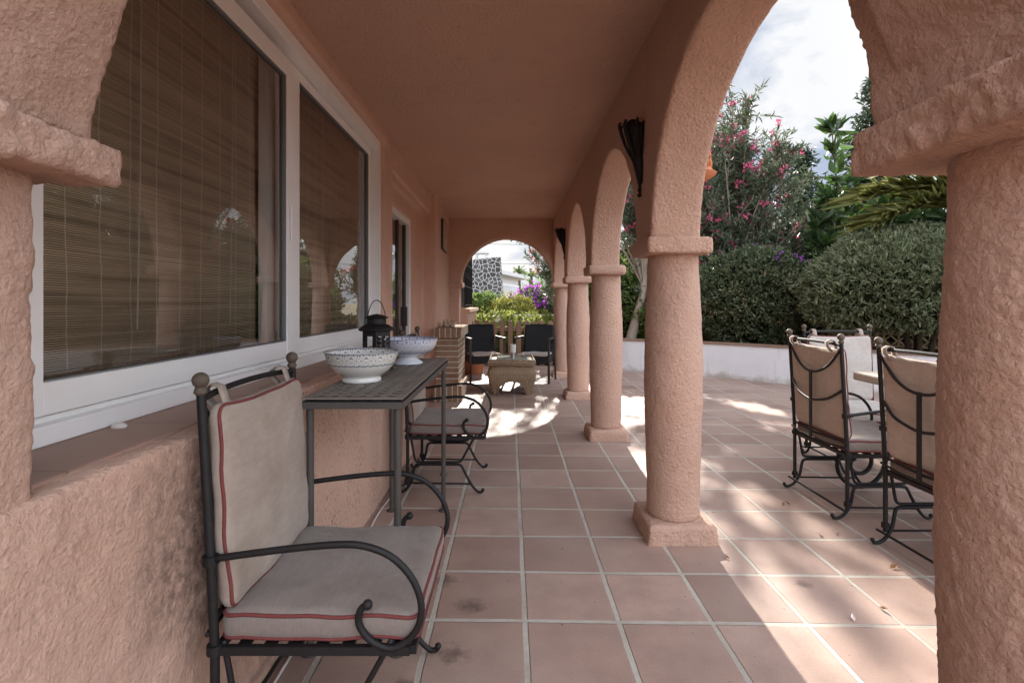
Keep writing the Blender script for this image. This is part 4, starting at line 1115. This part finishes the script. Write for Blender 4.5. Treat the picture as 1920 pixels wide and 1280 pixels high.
# palm by the hedge
def palm(name, label, base, h, fronds, mat, flen, lw, group=None, trunk_r=.13, droop=.5, angs=None, leaflets=34):
    t = thing(name, label, 'palm', (0, 0, 0), 0, group)
    bx, by, bz = base
    MB().tube([(bx, by, bz), (bx+.03, by, bz+h*.5), (bx, by, bz+h)], [trunk_r*1.2, trunk_r, trunk_r*.9], 10).obj('trunk', M['dark_bark'], t, smooth=True)
    for k in range(fronds):
        a = angs[k][0] if angs and k < len(angs) else 2*math.pi*k/fronds*2.4
        e = angs[k][1] if angs and k < len(angs) else rng.uniform(.15, 1.25)
        ll = flen*rng.uniform(.85, 1.1); pts = []; d = Vector((math.cos(a)*math.cos(e), math.sin(a)*math.cos(e), math.sin(e))); p = Vector((bx, by, bz+h))
        N = 14
        for i in range(N+1):
            pts.append(p.copy()); p = p+d*ll/N; d = (d+Vector((0, 0, -droop*1.9/N))).normalized()
        rb = MB().tube(pts, [.016*(1-.8*i/N) for i in range(N+1)], 5).obj('frond', M['lf_palm'] if False else mat, t, smooth=True)
        P, D = [], []
        for i in range(leaflets*2):
            u = .12+.88*i/(leaflets*2); f = u*N; q = min(N-1, int(f)); pp = pts[q].lerp(pts[q+1], f-q); tt = (pts[q+1]-pts[q]).normalized()
            sd = tt.cross(Vector((0, 0, 1))).normalized()
            for sg in (-1, 1):
                P.append(tuple(pp)); D.append(tuple(tt*.9+sd*sg*.72+Vector((0, 0, rng.uniform(-.05, .3)))+Vector(rng.normal(size=3))*.06))
        P, D = np.array(P), np.array(D)
        lo = leaf_obj('leaflets', mat, rb, P, D, flen*.235*rng.uniform(.8, 1.1, len(P)), lw, fold=.15, curl=.25)
    return t
palm('feather_palm', 'feathery palm frond arching out behind the near column above the hedge', (7.95, 7.6, .47), 1.62, 11, M['lf_palm'], 3.0, .024, angs=[(R(181), R(40)), (R(176), R(47)), (R(120), R(60)), (R(95), R(50)), (R(60), R(55)), (R(20), R(40)), (R(-30), R(50)), (R(-70), R(60)), (R(80), R(70)), (R(10), R(70)), (R(-20), R(30))], droop=.70, leaflets=75)
# light shrubs between the columns and by the wall
shell_shrub('flowering_shrub', 'light green shrub with pink blooms beside the pale leaning trunk', 'shrub', (1.95, 10.4, 1.2), (.75, .6, .85), M['lf_green'], 1500, 5, .08, .03, .5, .15, 1.8, spread=1.0, flowers=[('blossoms', M['fl_pink'], 18, lambda q: True, .05, 5)], seed=11, cmat=M['core'], core_s=.75)
shell_shrub('leafy_shrub', 'bright green shrub low behind the wall, right of the leaning trunk', 'shrub', (3.0, 9.75, 1.0), (.6, .5, .6), M['lf_green'], 1200, 5, .08, .035, .5, .15, 1.8, spread=1.0, seed=12, core_s=.75)
shell_shrub('backdrop_shrub', 'dense dark shrub filling the gap behind the oleander stems', 'shrub', (3.6, 11.6, 1.6), (1.8, .7, 1.3), M['lf_bush'], 2600, 5, .1, .04, .4, .15, 1.8, spread=1.0, seed=13, core_s=.8)
shell_shrub('backdrop_shrub', 'dense dark shrub behind the rubber plant and palm', 'shrub', (7.6, 10.2, 1.6), (2.2, .9, 1.5), M['lf_ficus'], 2400, 5, .16, .07, .4, .15, 1.8, spread=1.0, seed=14, core_s=.8)
# trees off to the right, mirrored in the window glass
def broad_tree(label, x, y, h, r, seed, mat):
    tops = []
    for k in range(34):
        d = unit(rng.normal(size=3)); tops.append((x+d[0]*r, y+d[1]*r, h*.66+d[2]*h*.34))
    bush_tree('garden_tree', label, 'tree', (x, y, .4), [([(x, y, .3), (x+.1, y, h*.35), (x, y+.1, h*.6)], .16)]+[([(x+.1, y, h*.35), ((x+a)/2, (y+b)/2, (h*.4+c)/2), (a, b, c)], .04) for a, b, c in tops], mat, .16, .05, 20, twig=20, size=.6, group='garden trees right of the patio')
broad_tree('leafy garden tree to the right of the patio, mirrored in the window', 9.6, 5.6, 5.2, 1.9, 1, M['lf_oleander'])
broad_tree('leafy garden tree farther right by the patio, mirrored in the window', 10.2, 2.2, 5.6, 2.0, 2, M['lf_bush'])

# beyond the fence
shell_shrub('low_hedge', 'bright yellow green hedge directly behind the picket fence', 'hedge', (.2, 10.75, .2), (2.3, .5, .76), M['lf_bright'], 2600, 5, .085, .04, -.3, .1, 3.5, spread=1.0, seed=21, cmat=M['core_light'], stem=False, core_s=.8)
shell_shrub('green_shrub', 'rounded mid green shrub at the foot of the stone chimney', 'shrub', (-.95, 14.0, .6), (.8, .7, .78), M['lf_green'], 1500, 5, .10, .045, -.3, .15, 2, spread=1.0, seed=22, cmat=M['core_light'], core_s=.8)
shell_shrub('olive_shrub', 'olive green shrub in the middle beyond the picket fence', 'shrub', (.1, 13.5, .52), (.9, .7, .78), M['lf_olive'], 1700, 5, .10, .03, -.3, .15, 2, spread=1.0, seed=23, cmat=M['core_light'], core_s=.8)
shell_shrub('purple_bougainvillea', 'bougainvillea with a bright purple crown beyond the picket fence', 'shrub', (.85, 14.5, .65), (.95, .8, .85), M['lf_bush'], 1300, 5, .1, .05, -.3, .18, 2, spread=1.0, seed=24, core_s=.8,
    flowers=[('purple_blossoms', M['fl_purple'], 60, lambda q: q[2] > 1.0 and q[0] < .95, .075, 6), ('red_blossoms', M['fl_red'], 14, lambda q: q[0] > 1.1, .07, 6)])
shell_shrub('tall_shrub', 'tall loose light green shrub behind the purple bougainvillea', 'shrub', (1.5, 17.5, .8), (1.1, .9, 1.15), M['lf_green'], 1700, 5, .13, .03, -.3, .3, 2.4, spread=1.0, seed=25, cmat=M['core_light'], core_s=.6)
tops = [(.95, 12.0, 3.75), (.55, 12.1, 3.5), (.35, 12.0, 3.3), (1.15, 12.2, 3.2), (1.3, 11.8, 3.4), (.6, 12.0, 2.55), (.85, 12.1, 2.2), (.2, 12.2, 3.9), (-.2, 12.1, 4.0), (-.6, 12.2, 4.4), (.5, 12.3, 4.5), (-.1, 11.9, 3.7)] + [(rng.uniform(-.7, 1.5), 12+rng.uniform(-.3, .5), rng.uniform(3.2, 4.9)) for k in range(26)]
bush_tree('oleander_branch_tree', 'slender oleander leaning into the far arch with red flowers', 'tree', (1.3, 12.0, -.3), [([(1.35, 12.0, -.3), (1.3, 12, 1.2), (1.15, 12, 2.2), t_], .03) for t_ in tops]+[([(1.2, 12, -.3), (1.0, 12, 1.2), (.86, 12, 1.8), e_], .025) for e_ in ((.42, 12, 2.5), (.6, 11.95, 2.35), (.3, 12.05, 2.3), (.72, 12, 2.2))], M['lf_oleander'], .14, .028, 9, M['fl_red'], 16, twig=11, size=.36)
palm('distant_palm', 'small distant palm just above the flat roof', (.7, 42, -.3), 4.0, 16, M['lf_green'], .7, .07, 'far palms past the white house', .15, .6, leaflets=8)
palm('distant_palm', 'distant palm right of the flat roof, beside the oleander', (1.75, 44, -.3), 3.75, 16, M['lf_green'], .9, .07, 'far palms past the white house', .18, .6, leaflets=8)
# neighbour: stone chimney, white house, boundary wall, wires
def stone_mat():
    t = NT('crazy_stone'); v = t.obj(); x, y, z = t.sep(v)
    vec = t.comb(t.math('ADD', x, y), z, 0.0)
    vec = t.vmath('ADD', vec, t.vmath('MULTIPLY', t.new('ShaderNodeTexNoise', Vector=vec, Scale=1.5, Detail=2).outputs[1], (.12, .12, 0)))
    f = t.new('ShaderNodeTexVoronoi', _feature='DISTANCE_TO_EDGE', _voronoi_dimensions='2D', Vector=vec, Scale=4.0).outputs[0]
    cell = t.new('ShaderNodeTexVoronoi', _voronoi_dimensions='2D', Vector=vec, Scale=4.0).outputs[1]
    k = t.ramp(f, [(.05, 0), (.07, 1)])
    sc = t.mix(t.new('ShaderNodeSeparateColor', Color=cell).outputs[0], (.035, .033, .032), (.10, .09, .08))
    t.bsdf(t.mix(k, (.55, .55, .55), sc), .85, t.bump(k, .02)); return t.m
M['stone'] = stone_mat()
nh = thing('white_house', 'white flat roofed house with tapered dark stone chimney beyond the garden', 'house')
ch = MB(); cx, cy = -1.35, 30
w0, w1 = 1.02, .80
ch.add([(cx-w0, cy-w0*.6, -.3), (cx+w0*1.05, cy-w0*.6, -.3), (cx+w0*1.05, cy+w0*.6, -.3), (cx-w0, cy+w0*.6, -.3), (cx-w1, cy-w1*.6, 3.7), (cx+w1, cy-w1*.6, 3.85), (cx+w1, cy+w1*.6, 3.85), (cx-w1, cy+w1*.6, 3.7)],
       [(3,2,1,0),(4,5,6,7),(0,1,5,4),(1,2,6,5),(2,3,7,6),(3,0,4,7)])
cho = ch.obj('chimney', M['stone'], nh)
MB().box(cx-.75, cx+.1, cy-.35, cy+.35, 4.05, 4.15).box(cx-.7, cx-.55, cy-.3, cy+.3, 3.7, 4.05).box(cx-.1, cx+.02, cy-.3, cy+.3, 3.7, 4.05).obj('chimney_cap', M['roof_white'], cho)
rw = M['roof_white']
rfm = MB()
z0, z1 = 3.0, 3.25
rfm.add([(-.8, 30.5, z0), (1.55, 40, z0), (-3, 44, z0), (-6, 32, z0), (-.8, 30.5, z1), (1.55, 40, z1), (-3, 44, z1), (-6, 32, z1)], [(3,2,1,0),(4,5,6,7),(0,1,5,4),(1,2,6,5),(2,3,7,6),(3,0,4,7)])
rfm.obj('roof', rw, nh)
MB().add([(-1.2, 32, -.3), (.6, 39, -.3), (-3, 43, -.3), (-5.6, 33, -.3), (-1.2, 32, 3), (.6, 39, 3), (-3, 43, 3), (-5.6, 33, 3)], [(3,2,1,0),(0,1,5,4),(1,2,6,5),(2,3,7,6),(3,0,4,7)]).obj('wall', M['white_wall'], nh)
bal = MB()
for k in range(26):
    u = k/25; x, y = -.75+u*1.35, 31.2+u*5.4
    bal.box(x-.02, x+.02, y-.02, y+.02, 1.75, 2.35)
bal.add([(-.78, 31.1, 2.35), (.64, 36.8, 2.35), (.64, 36.8, 2.42), (-.78, 31.1, 2.42)], [(0, 1, 2, 3)]).add([(-.78, 31.1, 1.55), (.64, 36.8, 1.55), (.64, 36.8, 1.75), (-.78, 31.1, 1.75)], [(0, 1, 2, 3)])
bal.obj('balcony_railing', M['white_wall'], nh)
MB().box(-3.6, -2.33, 29.5, 32, -.3, 3.3).box(-3.6, -2.3, 29.4, 29.6, 3.3, 3.5).obj('wall', M['white_wall'], nh)
MB().box(-8, 8, 11.9, 12.0, -.3, .93).obj('boundary_wall', M['roof_white']); tag(bpy.data.objects['boundary_wall'], 'pale boundary wall mostly hidden behind the yellow green hedge', 'wall')
for k, (z, lab) in enumerate(((5.75, 'upper thin power line crossing the sky in the far arch'), (4.25, 'lower thin power line crossing the sky beside the chimney'))):
    o = MB().tube([(-14, 40, z+.3), (0, 40, z), (14, 40, z-.05)], .016, 5).obj('power_line', M['iron_grey']); tag(o, lab, 'cable', 'power lines behind the garden')

# ------------------------------------------------------------------ small things on the floor
cb = MB().tube(spline([(-.74, 1.3, .006), (-.745, 1.9, .006), (-.735, 2.5, .006), (-.75, 2.9, .006), (-.735, 3.3, .006), (-.75, 3.9, .006)], 6), .005, 6).obj('cable', M['cable'], None, smooth=True)
tag(cb, 'thin pale cable lying on the floor along the foot of the wall', 'cable')
stp = MB().lathe([(0, 0), (.018, 0), (.02, .006), (.014, .012), (0, .014)], n=20, squash=.7).obj('window_stop', M['curtain'], None, smooth=True); stp.location = (-1.005, 1.32, .879); tag(stp, 'small pale pebble shaped stop lying on the tiled window sill', 'stop')
def dry(x, y, s, rz, mat, label, name='dry_leaf'):
    vs = [(-s, 0, .003), (-s*.2, s*.45, .012), (s, 0, .016), (-s*.2, -s*.45, .008), (0, 0, .003)]
    o = MB().add(vs, [(0, 4, 1), (1, 4, 2), (2, 4, 3), (3, 4, 0)]).obj(name, mat); o.location = (x, y, .001); o.rotation_euler = (0, 0, rz)
    tag(o, label, 'leaf' if name == 'dry_leaf' else 'petal'); return o
dry(1.74, 2.33, .028, .4, M['dryleaf'], 'brown curled leaf on the tiles beside the half hidden armchair')
dry(1.30, 1.95, .018, 1.2, M['petal'], 'white fallen petal on the sunlit tiles right of the column', 'fallen_petal')
dry(1.02, 2.42, .014, 2.0, M['dryleaf'], 'tiny brown leaf just right of the nearest column base')
dry(1.62, 3.05, .02, .9, M['dryleaf'], 'brown leaf on the patio left of the fully visible armchair')
dry(.44, 6.35, .02, .3, M['dryleaf'], 'small brown leaf on the lit floor near the wicker table')

for k in range(9):
    x, y = rng.uniform(1.15, 4.2), rng.uniform(1.9, 7.0)
    if 1.7 < x < 3.2 and y < 4.5: x = rng.uniform(1.1, 1.7)
    o = dry(x, y, rng.uniform(.012, .024), rng.uniform(0, 6.28), M['dryleaf'] if k % 3 else M['petal'], 'tiny dry leaf scattered on the open patio tiles')
    o['group'] = 'dry leaves scattered on the patio'
